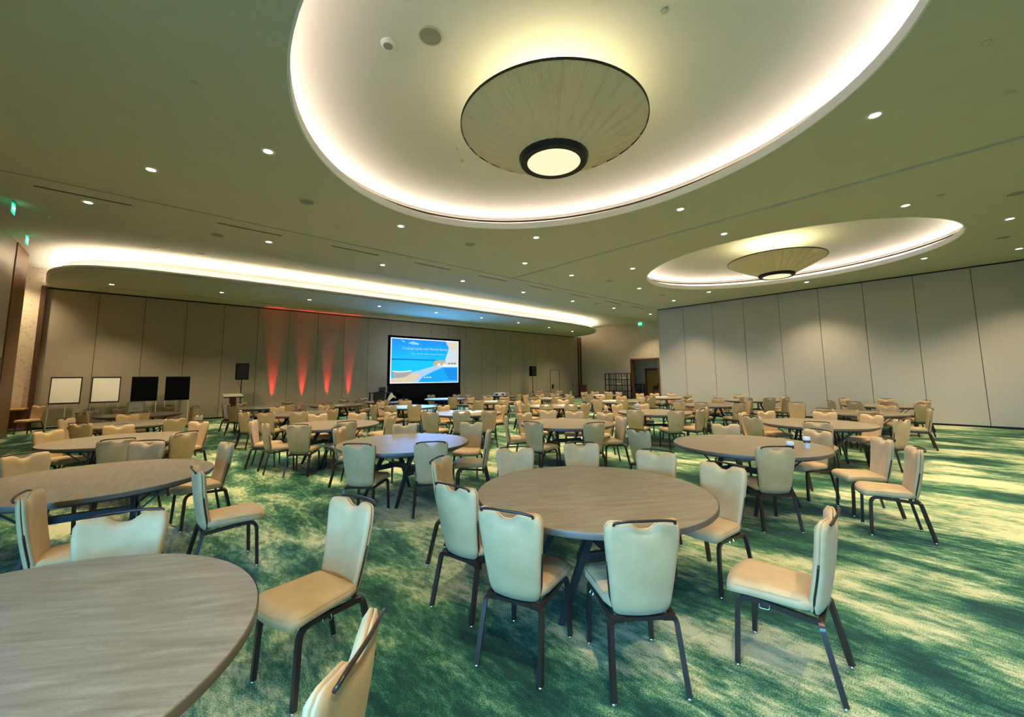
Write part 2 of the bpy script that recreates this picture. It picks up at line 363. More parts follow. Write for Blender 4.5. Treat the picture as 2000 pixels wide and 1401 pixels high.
def coffer(c, idx):
    cx, cy = c
    root = struct(empty('ceiling_coffer', (cx, cy, ZC)))
    n = 96
    def ring(offs_z):   # list of (offset, z) profile points -> ring mesh
        vs, fs = [], []; m = len(offs_z)
        for i in range(n):
            t = 2*pi*i/n
            for o_, z in offs_z: vs.append((cx+(EA+o_)*cos(t), cy+(EB+o_)*sin(t), z))
        for i in range(n):
            for j in range(m-1): a = i*m+j; q = ((i+1) % n)*m+j; fs.append((a, q, q+1, a+1))
        return vs, fs
    kid(mk('coffer_fascia', *ring([(.035, ZC+.001), (-.006, ZC-.002), (-.006, 5.205), (.03, 5.215), (.03, 5.10), (.32, 5.10)]), WHITE, smooth=True), root)
    kid(mk('painted_shadow_ring', *ring([(.287, 5.335), (.27, 5.335), (.27, 5.372), (.287, 5.372)]), SLOT), root)  # solid black ring, painted in for the shade of an unmodelled slot
    kid(mk('light_strip', *ring([(.215, 5.115), (.262, 5.165)]), LEDC), root)
    prof = [(.30, 5.10), (.30, 5.40), (.285, 5.40), (.285, 5.408), (.30, 5.408), (.30, 5.44)]
    for s_, z in ((.04, 5.462), (.10, 5.50), (.2, 5.565), (.3, 5.63), (.4, 5.685), (.48, 5.713), (.56, 5.727), (.7, 5.732), (.965, 5.732)):
        prof.append((.30-(EA+.30)*s_, z))
    vs, fs = ring([p for p in prof[:6]])
    m0 = 6; base = [(p[0], p[1]) for p in prof[6:]]
    vs2, fs2 = [], []; m = len(base)+1
    for i in range(n):
        t = 2*pi*i/n
        vs2.append((cx+(EA+.30)*cos(t), cy+(EB+.30)*sin(t), 5.44))
        for o_, z in base:
            s_ = (EA+o_)/(EA+.30); vs2.append((cx+(EA+.30)*s_*cos(t), cy+(EB+.30)*s_*sin(t), z))
    for i in range(n):
        for j in range(m-1): a = i*m+j; q = ((i+1) % n)*m+j; fs2.append((a, q, q+1, a+1))
    fs2.append(tuple(i*m+m-1 for i in range(n)))
    mb = MB(); mb.add(vs, fs); mb.add(vs2, fs2)
    kid(mb.build('coffer_dome', DOME, smooth='all'), root)
    return root
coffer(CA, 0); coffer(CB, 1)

# curved soffit in front of the back partition, with a lit double lip
cloud = crom([(-2.74, 22.02), (-2.68, 21.2), (-2.60, 20.4), (-2.42, 19.2), (-2.15, 18.45), (-1.75, 17.85), (-1.1, 17.40), (0.1, 17.08), (2.8, 16.86), (6.5, 16.76), (12, 16.76), (16, 16.84), (20, 17.0), (22.6, 17.3), (24.3, 17.85), (25.5, 18.6), (26.4, 19.6), (26.9, 20.7), (27.05, 22.02)], 8)
def inset(P, d):
    out = []
    for i, p in enumerate(P):
        a = Vector(P[max(i-1, 0)]); b_ = Vector(P[min(i+1, len(P)-1)]); t = (b_-a).normalized(); nrm = Vector((-t.y, t.x))
        q = Vector(p)+nrm*(d if True else 0); out.append((q.x, min(q.y, 22.02)))
    return out
so = struct(empty('ceiling_soffit', (12, 19, ZC)))
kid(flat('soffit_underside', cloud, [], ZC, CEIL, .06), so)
def lip(P, z0, z1, th=.05):
    I = inset(P, th); vs = []; fs = []
    for (x, y), (u, v) in zip(P, I): vs += [(x, y, z0), (x, y, z1), (u, v, z1), (u, v, z0)]
    for i in range(len(P)-1):
        for j in range(4): fs.append((4*i+j, 4*i+4+j, 4*i+4+(j+1) % 4, 4*i+(j+1) % 4))
    return vs, fs
kid(mk('soffit_lip', *lip(cloud, ZC-.002, 5.185), WHITE), so)
c2 = inset(cloud, .30)
kid(flat('soffit_deck', inset(cloud, .03), [], 5.13, WHITE, .03), so)
kid(mk('soffit_lip', *lip(c2, 5.16, 5.43), WHITE), so)
c3 = inset(cloud, .40)
vs = []; fs = []
for (x, y), (u, v) in zip(c3, inset(cloud, .47)): vs += [(x, y, 5.33), (u, v, 5.35)]
for i in range(len(c3)-1): fs.append((2*i, 2*i+2, 2*i+3, 2*i+1))
kid(mk('light_strip', vs, fs, LEDB), so)
vs = []; fs = []
for (x, y), (u, v) in zip(inset(cloud, .80), inset(cloud, .90)): vs += [(x, y, 5.19), (u, v, 5.23)]
for i in range(len(c3)-1): fs.append((2*i, 2*i+2, 2*i+3, 2*i+1))
kid(mk('light_strip', vs, fs, LEDB), so)
vs = []; fs = []
for (x, y), (u, v) in zip(inset(cloud, .09), inset(cloud, .12)): vs += [(x, y, 5.165), (u, v, 5.17)]
for i in range(len(cloud)-1): fs.append((2*i, 2*i+2, 2*i+3, 2*i+1))
kid(mk('light_strip', vs, fs, LEDB), so)
# ================================================================== ceiling fittings
dl0 = empty('ceiling_downlight'); tagp(dl0, None, 'ceiling light', 'recessed downlights')
MB().lathe([(.062, 0), (.062, -.004), (.095, -.006), (.098, 0)], 24, cap=False).build('trim_ring', WHITE, dl0, 'all')
MB().lathe([(.064, .0), (.064, -.002)], 24).build('lens', LENS, dl0)
dl_small = dl0
spotd = bpy.data.lights.new('downlight_beam', 'SPOT'); spotd.energy = DOWN_W; spotd.color = WARM; spotd.spot_size = radians(106); spotd.spot_blend = .75; spotd.shadow_soft_size = .05
used = [False]
def downlight(x, y, z, label, lit=True):
    o = dl0 if not used[0] else copy_tree(dl0); used[0] = True
    o.location = (x, y, z-.001); o['label'] = label
    l = bpy.data.objects.new('downlight_beam', spotd); COL.objects.link(l); l.location = (x, y, z-.02)
    return o
for i, (x, y) in enumerate([(-.98, 10.95), (2.12, 11.3), (5.15, 11.45), (8.17, 11.58), (11.14, 11.6), (14.19, 11.58), (17.25, 11.46), (20.5, 11.3)]):
    downlight(x, y, ZC, 'lit downlight, %s from the flip-chart end, in the row behind the slot vents' % ORD[i])
for i, (x, y) in enumerate([(-1.0, 19.95), (2.1, 19.16), (5.13, 18.6), (8.1, 18.25), (11.15, 18.16), (14.15, 18.2), (17.21, 18.4), (20.51, 18.85), (23.71, 19.44)]):
    downlight(x, y, ZC, 'lit downlight, %s from the flip-chart end, under the curved soffit' % ORD[i])
for x, y, t in [(-.11, 8.55, 'over the flip-chart column, behind the big coffer'), (1.18, 6.71, 'beside the big coffer on its flip-chart side'), (4.09, 8.2, 'behind the middle of the big coffer'), (8.29, 8.55, 'behind the big coffer near the ceiling joint'),
                (6.93, 6.74, 'behind the far corner of the big coffer'), (7.97, 3.62, 'between the big coffer and the ceiling joint'), (6.95, .5, 'beside the near end of the big coffer'), (1.2, .5, 'over the camera, before the big coffer'),
                (10.19, 3.6, 'between the ceiling joint and small coffer'), (10.5, 8.58, 'beyond the joint, far corner of the small coffer'), (11.27, .51, 'at the near edge of the small coffer'), (11.31, 6.77, 'at the far shoulder of the small coffer'),
                (14.12, 8.2, 'behind the middle of the small coffer'), (16.95, 6.72, 'between the small coffer and grey partition, far'), (17.95, 3.62, 'between the small coffer and grey partition, middle'), (17.65, 8.55, 'by the far end of the grey partition'),
                (16.97, .51, 'between the small coffer and grey partition, near'), (14.05, -.97, 'before the near end of the small coffer'), (17.68, -1.3, 'by the near end of the grey partition'),
                (10.5, -1.3, 'overhead near the joint, outside the picture'), (4.09, -1.0, 'overhead behind the camera'), (-.1, -1.3, 'overhead in the near corner'), (8.29, -1.3, 'overhead beyond the near joint')]:
    downlight(x, y, ZC, 'lit round downlight '+t)
for i, (x, y) in enumerate([(20.3, 15.2), (23.6, 15.2), (26.3, 15.2)]):
    downlight(x, y, ZU, 'small downlight in the raised ceiling, %s on the way to the far exit sign' % ORD[i])
downlight(-3.45, 21.1, ZU, 'downlight over the corner desk, tucked behind the wood column')
# slot vents
def slot(x0, x1, y, z, label, grp):
    o = empty('slot_vent', ((x0+x1)/2, y, z)); tagp(o, label, 'air vent', grp)
    kid(box('slot', x0, x1, y-.028, y+.028, z-.004, z, SLOT), o)
    kid(MB().box(x0-.012, x1+.012, y-.038, y-.028, z-.006, z).box(x0-.012, x1+.012, y+.028, y+.038, z-.006, z).build('frame', CEIL), o)
for k, x in enumerate([-1.62, 1.0, 3.39, 5.76, 8.13, 10.51, 12.85, 15.3, 17.4]):
    slot(x, x+1.25, 10.6, ZC, 'long dark slot vent, %s from the flip-chart side in the main ceiling' % ORD[k], 'slot vents in the main ceiling')
for k in range(10):
    x = -1.27+2.3*k
    slot(x, x+1.25, 20.72, ZC, 'dark slot vent in the soffit, %s from the flip-chart end' % ORD[k], 'slot vents in the soffit')
# round ceiling speakers
sp0 = empty('ceiling_speaker'); tagp(sp0, None, 'speaker', 'round ceiling speakers')
MB().lathe([(.125, 0), (.125, -.004)], 28).build('grille', SPKM, sp0); MB().lathe([(.125, 0), (.125, -.007), (.143, -.004), (.143, 0)], 28, cap=False).build('rim', CEIL, sp0, 'all')
first = True
for x, y, z, t in [(2.13, 8.21, ZC, 'behind the big coffer, flip-chart side'), (6.01, 8.21, ZC, 'behind the big coffer, screen side'), (12.17, 8.23, ZC, 'behind the small coffer'), (16.04, 8.27, ZC, 'behind the small coffer near the partition'),
                   (12.13, -.96, ZC, 'before the small coffer'), (15.89, -.95, ZC, 'before the small coffer near the partition'), (1.1, 11.52, ZC, 'beyond the slot vents'), (1.15, 16.25, ZU, 'in the raised ceiling by the soffit light'),
                   (9.28, 16.35, ZU, 'in the raised ceiling before the screen'), (15.5, 11.2, ZC, 'between two far downlights')]:
    o = sp0 if first else copy_tree(sp0); first = False; o.location = (x, y, z-.001); o['label'] = 'round ceiling speaker '+t
# sprinkler caps and heads
cp0 = MB().lathe([(.04, 0), (.04, -.006), (.03, -.010)], 20).build('flat_sprinkler', CEIL, None, 'all'); tagp(cp0, None, 'sprinkler', 'flat sprinkler caps')
first = True
for x, y, t in [(.22, 5.65, 'beside the big coffer'), (6.25, -.45, 'near the top corner of the frame'), (7.63, -.67, 'just past the big coffer near end'), (3.02, 9.09, 'near the middle of the long joint'), (7.85, 5.76, 'beside the far side of big coffer'),
                (10.19, 5.77, 'across the joint from the big coffer'), (11.15, 0, 'before the small coffer'), (7.95, 2.36, 'on the camera side of the joint'), (10.4, 2.34, 'on the small coffer side of the joint'), (17.66, -.92, 'near the grey partition'), (6.0, 7.75, 'beside a ceiling speaker')]:
    o = cp0 if first else cp0.copy(); 
    if not first: COL.objects.link(o)
    first = False; o.location = (x, y, ZC-.001); o['label'] = 'flat round sprinkler cap '+t
sk0 = empty('sprinkler_head'); tagp(sk0, None, 'sprinkler', 'pendent sprinkler heads')
MB().lathe([(.045, 0), (.045, -.008), (.02, -.012)], 20).build('escutcheon', WHITE, sk0, 'all'); MB().lathe([(.010, -.01), (.010, -.045), (.028, -.048), (.028, -.052)], 14).build('deflector', SILV, sk0)
first = True
for x, y, z, t in [(.12, 16.27, ZU, 'first along the soffit'), (3.62, 16.3, ZU, 'second along the soffit'), (7.15, 16.37, ZU, 'third along the soffit'), (11.3, 16.41, ZU, 'fourth along the soffit'), (15.57, 16.28, ZU, 'fifth along the soffit'), (-2.2, 17.4, ZU, 'beside the far exit sign at the wood wall'), (-1.95, 14.9, ZU, 'beside the near exit sign at the wood wall')]:
    o = sk0 if first else copy_tree(sk0); first = False; o.location = (x, y, z-.001); o['label'] = 'small sprinkler head in the raised ceiling, '+t
def domez(c, x, y):
    s_ = 1-sqrt(((x-c[0])/(EA+.3))**2+((y-c[1])/(EB+.3))**2)
    T = [(0, 5.44), (.04, 5.462), (.10, 5.50), (.2, 5.565), (.3, 5.63), (.4, 5.685), (.48, 5.713), (.56, 5.727), (.7, 5.732), (1, 5.732)]
    for (a, za), (b_, zb) in zip(T[:-1], T[1:]):
        if a <= s_ <= b_: return za+(zb-za)*(s_-a)/(b_-a)
    return 5.44
def place_d(o, c, x, y): o.location = (x, y, domez(c, x, y)-.012)
o = copy_tree(sp0); place_d(o, CA, 2.27, 3.9); o['label'] = 'large round speaker in the big coffer dome'
o = empty('smoke_detector'); tagp(o, 'white round smoke detector in the big coffer dome', 'smoke detector'); MB().lathe([(.085, .01), (.085, -.015), (.07, -.035)], 28).build('body', WHITE, o, 'all'); MB().lathe([(.055, -.035), (.055, -.04)], 24).build('sensor_face', SPKM, o); place_d(o, CA, 1.92, 4.28)
o = copy_tree(sk0); place_d(o, CA, 3.85, 5.62); o['label'] = 'sprinkler head in the big coffer dome beside the pendant'
o = copy_tree(sk0); place_d(o, CB, 12.6, 4.4); o['label'] = 'sprinkler head in the small coffer dome'
o = cp0.copy(); COL.objects.link(o); place_d(o, CA, 4.15, 5.95); o['label'] = 'sprinkler cap in the dome under the sprinkler head'
o = cp0.copy(); COL.objects.link(o); place_d(o, CA, 4.05, 1.9); o['label'] = 'round cap in the big coffer dome above the pendant'

# pendants
def pendant(c, label):
    p = empty('pendant_lamp', (c[0], c[1], 4.68)); tagp(p, label, 'pendant lamp')
    n = 720; r0, z0, r1, z1 = .462, .045, 1.285, .485
    vs, fs = [], []; rows = 5
    for i in range(n):
        t = 2*pi*i/n; seam = (i % 24) in (0, 1)
        w = (.0035 if i % 2 else -.0035)+(.010*((i % 24)/24-.5))
        for k in range(rows):
            u = k/(rows-1); r_ = r0+(r1-r0)*u; z = z0+(z1-z0)*u
            d = w*(.3+1.0*u) - (.016 if seam else 0)*(min(1, .15+2*u) if k < rows-1 else .4)
            vs.append(((r_-d*.5)*cos(t), (r_-d*.5)*sin(t), z+d))
    for i in range(n):
        for k in range(rows-1): a = i*rows+k; q = ((i+1) % n)*rows+k; fs.append((a, q, q+1, a+1))
    mk('pleated_shade', vs, fs, SHADE, p)
    MB().lathe([(1.290, .476), (1.304, .476), (1.304, .502), (1.290, .502), (1.290, .476)], 96, cap=False).build('rim_hoop', BLACK, p, True)
    MB().lathe([(.372, .0), (.372, -.022), (.458, -.022), (.474, .0), (.486, .045), (.486, .066), (.45, .07)], 72, cap=False).build('bottom_ring', BLACK, p, True)
    MB().lathe([(.373, -.006), (.373, -.012)], 72).build('diffuser', DIFF, p)
    MB().lathe([(.012, .1), (.012, 1.03)], 12).build('stem', SILV, p, True)
    MB().lathe([(.10, 1.055), (.10, 1.03), (.07, 1.015)], 32).build('canopy', SILV, p, True)
    mb = MB()
    for j in range(3):
        a = 2*pi*j/3+.3; mb.sweep([(0, 0, .45), (1.28*cos(a), 1.28*sin(a), .488)], .012, .012)
    mb.build('support_arms', SILV, p)
    l = bpy.data.lights.new('pendant_glow', 'AREA'); l.shape = 'DISK'; l.size = 1.5; l.energy = PEND_W; l.color = (1, .90, .50); l.spread = radians(150)
    lo = bpy.data.objects.new('pendant_glow', l); COL.objects.link(lo); lo.location = (c[0], c[1], 4.98); lo.rotation_euler = (pi, 0, 0)
    return p
pendant(CA, 'large conical pleated pendant lamp in the big oval coffer'); pendant(CB, 'conical pleated pendant lamp in the far small-looking oval coffer')

# exit signs
GREEN = mat('exit_green', (.02, .5, .2), .4, emis=(.0, .80, .36), es=1.4); GREENL = mat('exit_letters', (.8, 1, .9), .4, emis=(.6, 1, .8), es=1.4)
def exit_sign(x, y, z, face, label):
    e = empty('exit_sign', (x, y, z)); tagp(e, label, 'exit sign', 'green exit signs')
    box('sign_plate', -.006, .006, -.16, .16, -.12, .10, GREEN, e); box('mount', -.02, .02, -.1, .1, .10, ZU-z, SILV, e)
    c = bpy.data.curves.new('letters', 'FONT'); c.body = 'EXIT'; c.size = .15; c.extrude = .002; c.align_x = 'CENTER'; c.align_y = 'CENTER'
    t = text_mesh('letters', c, GREENL, e)
    t.location = (face*.009, 0, -.01); t.rotation_euler = (pi/2, 0, face*pi/2)
exit_sign(-2.42, 14.19, 5.60, 1, 'green lit exit sign by the wood wall, nearer one'); exit_sign(-2.62, 17.18, 5.60, 1, 'green lit exit sign by the wood wall, farther one'); exit_sign(27.5, 16.03, 5.60, -1, 'green lit exit sign above the service doorway')
# ================================================================== chairs
def pillow(fn, thick, nu, nv, split=True):
    """fn(u, v) -> (point, normal); thick(u, v) -> (front, back)."""
    vs = []; fs = []
    for side in (0, 1):
        for j in range(nv+1):
            for i in range(nu+1):
                u = -1+2*i/nu; v = j/nv; p, nn = fn(u, v); a, b_ = thick(u, v)
                vs.append(p+nn*(a if side == 0 else -b_))
    k = (nu+1)*(nv+1)
    for j in range(nv):
        for i in range(nu):
            a = j*(nu+1)+i; q = (a, a+1, a+nu+2, a+nu+1); fs.append(q); fs.append(tuple(k+x for x in reversed(q)))
    per = [i for i in range(nu+1)]+[(nu+1)*(j+1)-1 for j in range(1, nv+1)]+[(nu+1)*nv+i for i in range(nu-1, -1, -1)]+[(nu+1)*j for j in range(nv-1, 0, -1)]
    for a, b_ in zip(per, per[1:]+per[:1]): fs.append((a, k+a, k+b_, b_))
    return vs, fs
def bw(v):   # half width of the back at height fraction v
    return .168+.040*min(1, v/.85)
def sst(a, b, x): x = max(0, min(1, (x-a)/(b-a))); return x*x*(3-2*x)
def back_fn(u, v):
    au = abs(u); w = bw(v)
    zb = .385; zt = .892
    notch = -.042*(1-sst(.08, .46, au))                            # hand cut-out between broad shoulders
    ct = -.036*(1-sqrt(max(0, 1-(max(0, au-.80)/.20)**2)))
    cb = .050*(1-sqrt(max(0, 1-(max(0, au-.70)/.30)**2)))
    z = (zb+cb)*(1-v)+(zt+notch+ct)*v
    f = (z-.385)/.5
    y = -.218-.078*f+.035*u*u-.010*sin(pi*f)
    return Vector((u*w, y, z)), Vector((0, 1, .12)).normalized()
def back_t(u, v):
    e = (1-abs(u)**10)*(1-abs(2*v-1)**14)
    return .014+.024*e**.5, .010+.012*e**.5
def seat_fn(u, v):
    w = .184+.042*v; y = -.195+.445*v
    y -= .03*(u*u)*(v > .5)*(v-.5)*2
    cr = 1-.10*max(0, abs(2*v-1)-.75)/.25
    return Vector((u*w*cr, y, .428-.014*(v > .75)*((v-.75)/.25)**2)), Vector((0, 0, 1))
def seat_t(u, v):
    e = (1-abs(u)**9)*(1-abs(2*v-1)**10)
    return .020+.027*e**.40, .014+.018*e**.4
ch0 = empty('banquet_chair'); tagp(ch0, None, 'chair', 'banquet chairs around the round tables')
mk('seat', *pillow(seat_fn, seat_t, 14, 14), FAB, ch0, 'all')
def fwd(u, v): p, n_ = back_fn(u, v); return p+n_*.001, n_
def rwd(u, v): p, n_ = back_fn(u, v); return p-n_*.003, n_
bk = mk('backrest', *pillow(fwd, lambda u, v: (back_t(u, v)[0]-.002, .0), 28, 14), FAB, ch0, 'all')
mk('back_panel', *pillow(rwd, lambda u, v: (.0, back_t(u, v)[1]), 28, 12), FAB, ch0, 'all')
pp = []
for k in range(48):
    t = 2*pi*k/48; cu = max(-1, min(1, 1.25*cos(t))); cv = max(0, min(1, .5+.62*sin(t))); p, n_ = seat_fn(cu*.985, cv*.97+.015); pp.append(p+n_*.026)
pp.append(pp[0])
MB().sweep(pp, .006, .006, 5).build('seat_piping', FAB, ch0, 'all')
# metal channel around the lower half of the back
def rimpt(u, v): p, n_ = back_fn(u, v); return p - n_*.002
path = [rimpt(-1.01, .55-.05*i) for i in range(10)]+[rimpt(-1.0+.1*i, 0)-Vector((0, 0, .003)) for i in range(1, 20)]+[rimpt(1.01, .1+.05*i) for i in range(10)]
MB().sweep(path, .012, .012, 6).build('back_channel', LEGM, ch0, 'all')
path = []
for i in range(15):
    s_ = -1+2*i/14; path.append(Vector((.168*s_, -.310-.012*(1-s_*s_), .889+.012*(1-s_**4))))
path = [Vector((-.169, -.300, .875))]+path+[Vector((.169, -.300, .875))]
MB().sweep(path, .018, .014, 8).build('handle', LEGM, ch0, 'all')
MB().sweep([(-.112, -.222, .368), (.112, -.222, .368)], .028, .020).build('rear_rail', LEGM, ch0)
mb = MB()
for s in (-1, 1): mb.sweep(round_path([(s*.05, -.21, .385), (s*.06, .1, .398), (s*.06, .17, .398)], .02), .02, .012)
mb.sweep([(-.17, .10, .392), (.17, .10, .392)], .02, .012)
mb.build('seat_support', LEGM, ch0)
glide_me = MB().lathe([(.013, 0), (.015, .006), (.010, .022)], 10).build('glide_tmp', CHROME, None, 'all')
gme = glide_me.data; gme.name = 'glide'; bpy.data.objects.remove(glide_me)
for s in (-1, 1):
    rp = round_path([(s*.108, -.222, .368), (s*.182, -.224, .366), (s*.200, -.302, .016)], .075, 6)
    rl = MB().sweep(rp, .027, .027, up=(0, 1, .1)).build('leg', LEGM, ch0, True); link('glide', gme, CHROME, rl, loc=(s*.200, -.302, 0))
    fp = round_path([(s*.168, -.222, .366), (s*.192, .165, .395), (s*.202, .185, .016)], .075, 7)
    fl = MB().sweep(fp, .025, .027).build('leg', LEGM, ch0, True); link('glide', gme, CHROME, fl, loc=(s*.202, .185, 0))
mb = MB()
for s in (-1, 1): mb.sweep(round_path([(s*.212, .0, .392), (s*.222, .0, .372), (s*.222, .05, .368), (s*.212, .05, .388)], .015, 3), .005, .005, 6)
mb.build('stacking_loop', CHROME, ch0)
# far chairs: same parts, shared meshes, without the tiny glides and loops
CHAIRS = {
 'A1': [(-0.09, 3.09, -105), (-0.25, 4.40, -6), (0.80, 2.64, -165), (0.32, 1.48, 136)],
 'A2': [(-0.71, 6.66, -52), (-0.04, 6.91, -125), (0.70, 4.64, 0), (0.58, 6.18, -170)],
 'A3': [(-0.86, 9.70, -46), (-0.23, 9.91, -88), (-0.20, 8.01, 95), (0.39, 8.19, 125), (0.67, 9.67, -140)],
 'A4': [(-0.89, 12.70, -30), (-0.62, 11.34, 51), (-0.20, 13.10, -94), (0.46, 11.32, 118), (0.78, 11.79, 160)],
 'A5': [(-0.80, 14.74, 35), (-0.74, 15.76, -38), (-0.28, 16.10, -66), (-0.01, 14.25, 95), (0.51, 16.02, -127), (0.99, 15.53, -161), (0.97, 14.96, 161)],
 'B1': [(1.91, 1.97, 21), (2.24, 1.46, 52), (2.02, 2.62, 10), (2.35, 3.24, -55), (2.95, 3.18, -126), (3.70, 2.88, -130), (3.74, 2.18, -172), (3.56, 1.54, 170), (2.89, 0.86, 95)],
 'B2': [(2.19, 5.14, 42), (2.83, 4.69, 58), (2.60, 6.62, -45), (3.32, 6.33, -115), (4.18, 5.75, -140), (3.64, 4.96, 140)],
 'B3': [(2.24, 8.02, 52), (2.85, 7.97, 88), (2.99, 9.63, -95), (3.60, 9.34, -131), (1.89, 9.15, -25), (1.99, 8.59, 1), (3.84, 8.47, 124), (4.12, 9.00, -166)],
 'B4': [(2.99, 11.32, 77), (3.68, 11.51, 116), (2.44, 11.49, 50), (3.04, 13.24, -79), (2.15, 11.98, 23), (2.21, 12.55, -12), (3.90, 12.88, -150)],
 'B5': [(2.34, 15.20, 32), (2.32, 16.21, -39), (2.75, 16.58, -58), (3.79, 16.40, -138), (3.45, 14.79, 111), (3.91, 15.13, 143)],
 'X5': [(4.74, 14.30, 55), (5.73, 15.92, -121)],
 'C1': [(5.38, 1.65, 45), (6.84, 2.52, -146), (6.88, 1.60, 149), (6.62, 0.97, 122), (6.00, 0.68, 108), (5.73, 3.25, -10)],
 'C2': [(5.40, 5.18, 7), (5.88, 4.55, 67), (7.16, 5.88, -141), (7.28, 5.32, 183), (6.29, 6.34, -96), (5.72, 6.12, -41), (6.76, 4.69, 150), (6.95, 6.55, -150)],
 'C3': [(5.28, 8.51, 25), (6.26, 7.93, 76), (5.51, 9.03, -14), (7.45, 9.00, -172), (5.76, 8.19, 55), (6.50, 9.85, -87)],
 'C4': [(6.22, 11.35, 64), (6.87, 13.13, -118), (5.75, 11.66, 33), (6.19, 13.14, -61), (5.56, 12.20, -0)],
 'C5': [(6.47, 15.80, -7), (6.93, 16.43, -64), (6.85, 14.83, 62), (7.97, 16.36, -131), (7.42, 14.65, 95)],
 'D5': [(10.11, 16.55, -86), (10.92, 16.15, -154), (9.78, 14.70, 74), (11.07, 15.60, -174)],
 'D4': [(9.11, 11.75, 32), (10.48, 13.02, -126), (9.92, 13.16, -80), (9.67, 11.29, 64), (10.83, 12.57, -151)],
 'D3': [(8.86, 8.92, -6), (8.96, 8.36, 37), (9.34, 7.93, 66), (9.91, 7.94, 88), (10.14, 9.81, -102), (10.68, 9.35, -160), (9.48, 9.84, -65), (9.06, 9.46, -30)],
 'D1': [(8.62, 1.74, 6), (8.93, 2.68, -25), (9.43, 2.95, -89), (10.04, 2.78, -126), (10.49, 2.03, -174), (10.34, 1.42, 149), (9.91, 1.04, 66)],
 'D2': [(8.91, 5.34, 13), (9.24, 4.70, 55), (9.77, 4.49, 90), (10.33, 4.62, 111), (10.52, 6.12, -137), (9.95, 6.40, -103), (9.39, 6.28, -59)],
 'E1': [(11.96, 2.13, -24), (11.94, 1.53, 15), (13.74, 1.47, 165), (12.98, 0.86, 98)],
 'E2': [(13.93, 6.29, -121), (12.47, 5.30, 12), (12.95, 4.66, 57), (14.34, 5.66, -169), (14.10, 4.86, 137), (12.54, 5.89, -16), (13.45, 3.20, -170)],
 'E3': [(12.25, 8.78, -1), (12.55, 8.16, 38), (14.08, 9.20, -154), (13.67, 9.68, -111), (14.11, 8.59, 159), (13.35, 7.91, 91)],
 'E4': [(12.25, 11.91, 11), (12.65, 11.38, 59), (13.57, 13.06, -123), (13.99, 12.68, -155), (13.21, 11.25, 87), (14.11, 12.12, 174), (12.95, 13.13, -83)],
 'E5': [(13.41, 14.66, 96), (14.05, 16.18, -146), (12.79, 14.80, 57)],
 'F1': [(15.61, 2.55, -60), (16.80, 2.48, -124), (15.28, 2.08, -18), (17.15, 1.77, -187), (15.20, 1.52, 16), (16.87, 1.07, 126), (15.60, 1.01, 44)],
 'F2': [(16.51, 6.31, -77), (17.53, 6.01, -148), (15.84, 5.24, 18), (16.06, 4.72, 46), (17.52, 4.78, 134), (16.57, 4.46, 75)],
 'F3': [(16.79, 9.78, -114), (17.26, 9.46, -144), (17.45, 8.92, -180), (15.56, 8.69, 18), (16.39, 7.91, 92), (16.95, 8.02, 119)],
 'F4': [(15.96, 12.04, 12), (16.30, 11.41, 59), (17.60, 13.00, -137), (17.88, 12.51, -168), (17.84, 11.94, 173), (17.04, 13.10, -105)],
 'F5': [(17.21, 16.48, -106), (16.10, 15.02, 30), (17.78, 15.81, -167), (17.50, 14.91, 138)],
}

ROWN = {'A': 'flip-chart column', 'B': 'lectern column', 'C': 'red-light column', 'D': 'screen column', 'E': 'projector column', 'F': 'partition column', 'X': 'lectern column'}
NTH = {'1': 'first', '2': 'second', '3': 'third', '4': 'fourth', '5': 'fifth'}
def tphrase(t):
    if t == 'X5': return 'table squeezed in beside the red uplights'
    return '%s table of the %s' % (NTH[t[1]], ROWN[t[0]])
def seen(x, y, rz):   # bearing order seen from the camera, and whether its back or front shows
    return -atan2(y, x), (cos(rz)*x+sin(rz)*y) > 0
first = True; NCH = 0
for t, lst in CHAIRS.items():
    info = sorted([(seen(x, y, radians(a)), x, y, a) for x, y, a in lst])
    for i, ((b_, back), x, y, a) in enumerate(info):
        NCH += 1
        if first: o = ch0
        else:
            far = sqrt(x*x+y*y) > 9
            o = ch0.copy(); COL.objects.link(o)
            for ch in ch0.children:
                if far and ch.name.startswith('stacking'): continue
                c = ch.copy(); COL.objects.link(c); c.parent = o
                if not far:
                    for g in ch.children: d = g.copy(); COL.objects.link(d); d.parent = c
        first = False
        o.location = (x, y, 0); o.rotation_euler.z = radians(a-90)
        pos = 'leftmost' if i == 0 else ('rightmost' if i == len(info)-1 else ORD[i]+' from left')
        o['label'] = 'tan chair, %s, %s at the %s' % ('back to camera' if back else 'front to camera', pos, tphrase(t))
o = copy_tree(ch0); o.location = (-2.60, 20.3, 0); o.rotation_euler.z = radians(230-90); o['group'] = 'banquet chairs around the round tables'; o['label'] = 'warm-lit tan chair standing before the wooden desk in the corner'
DESKCHAIR = o

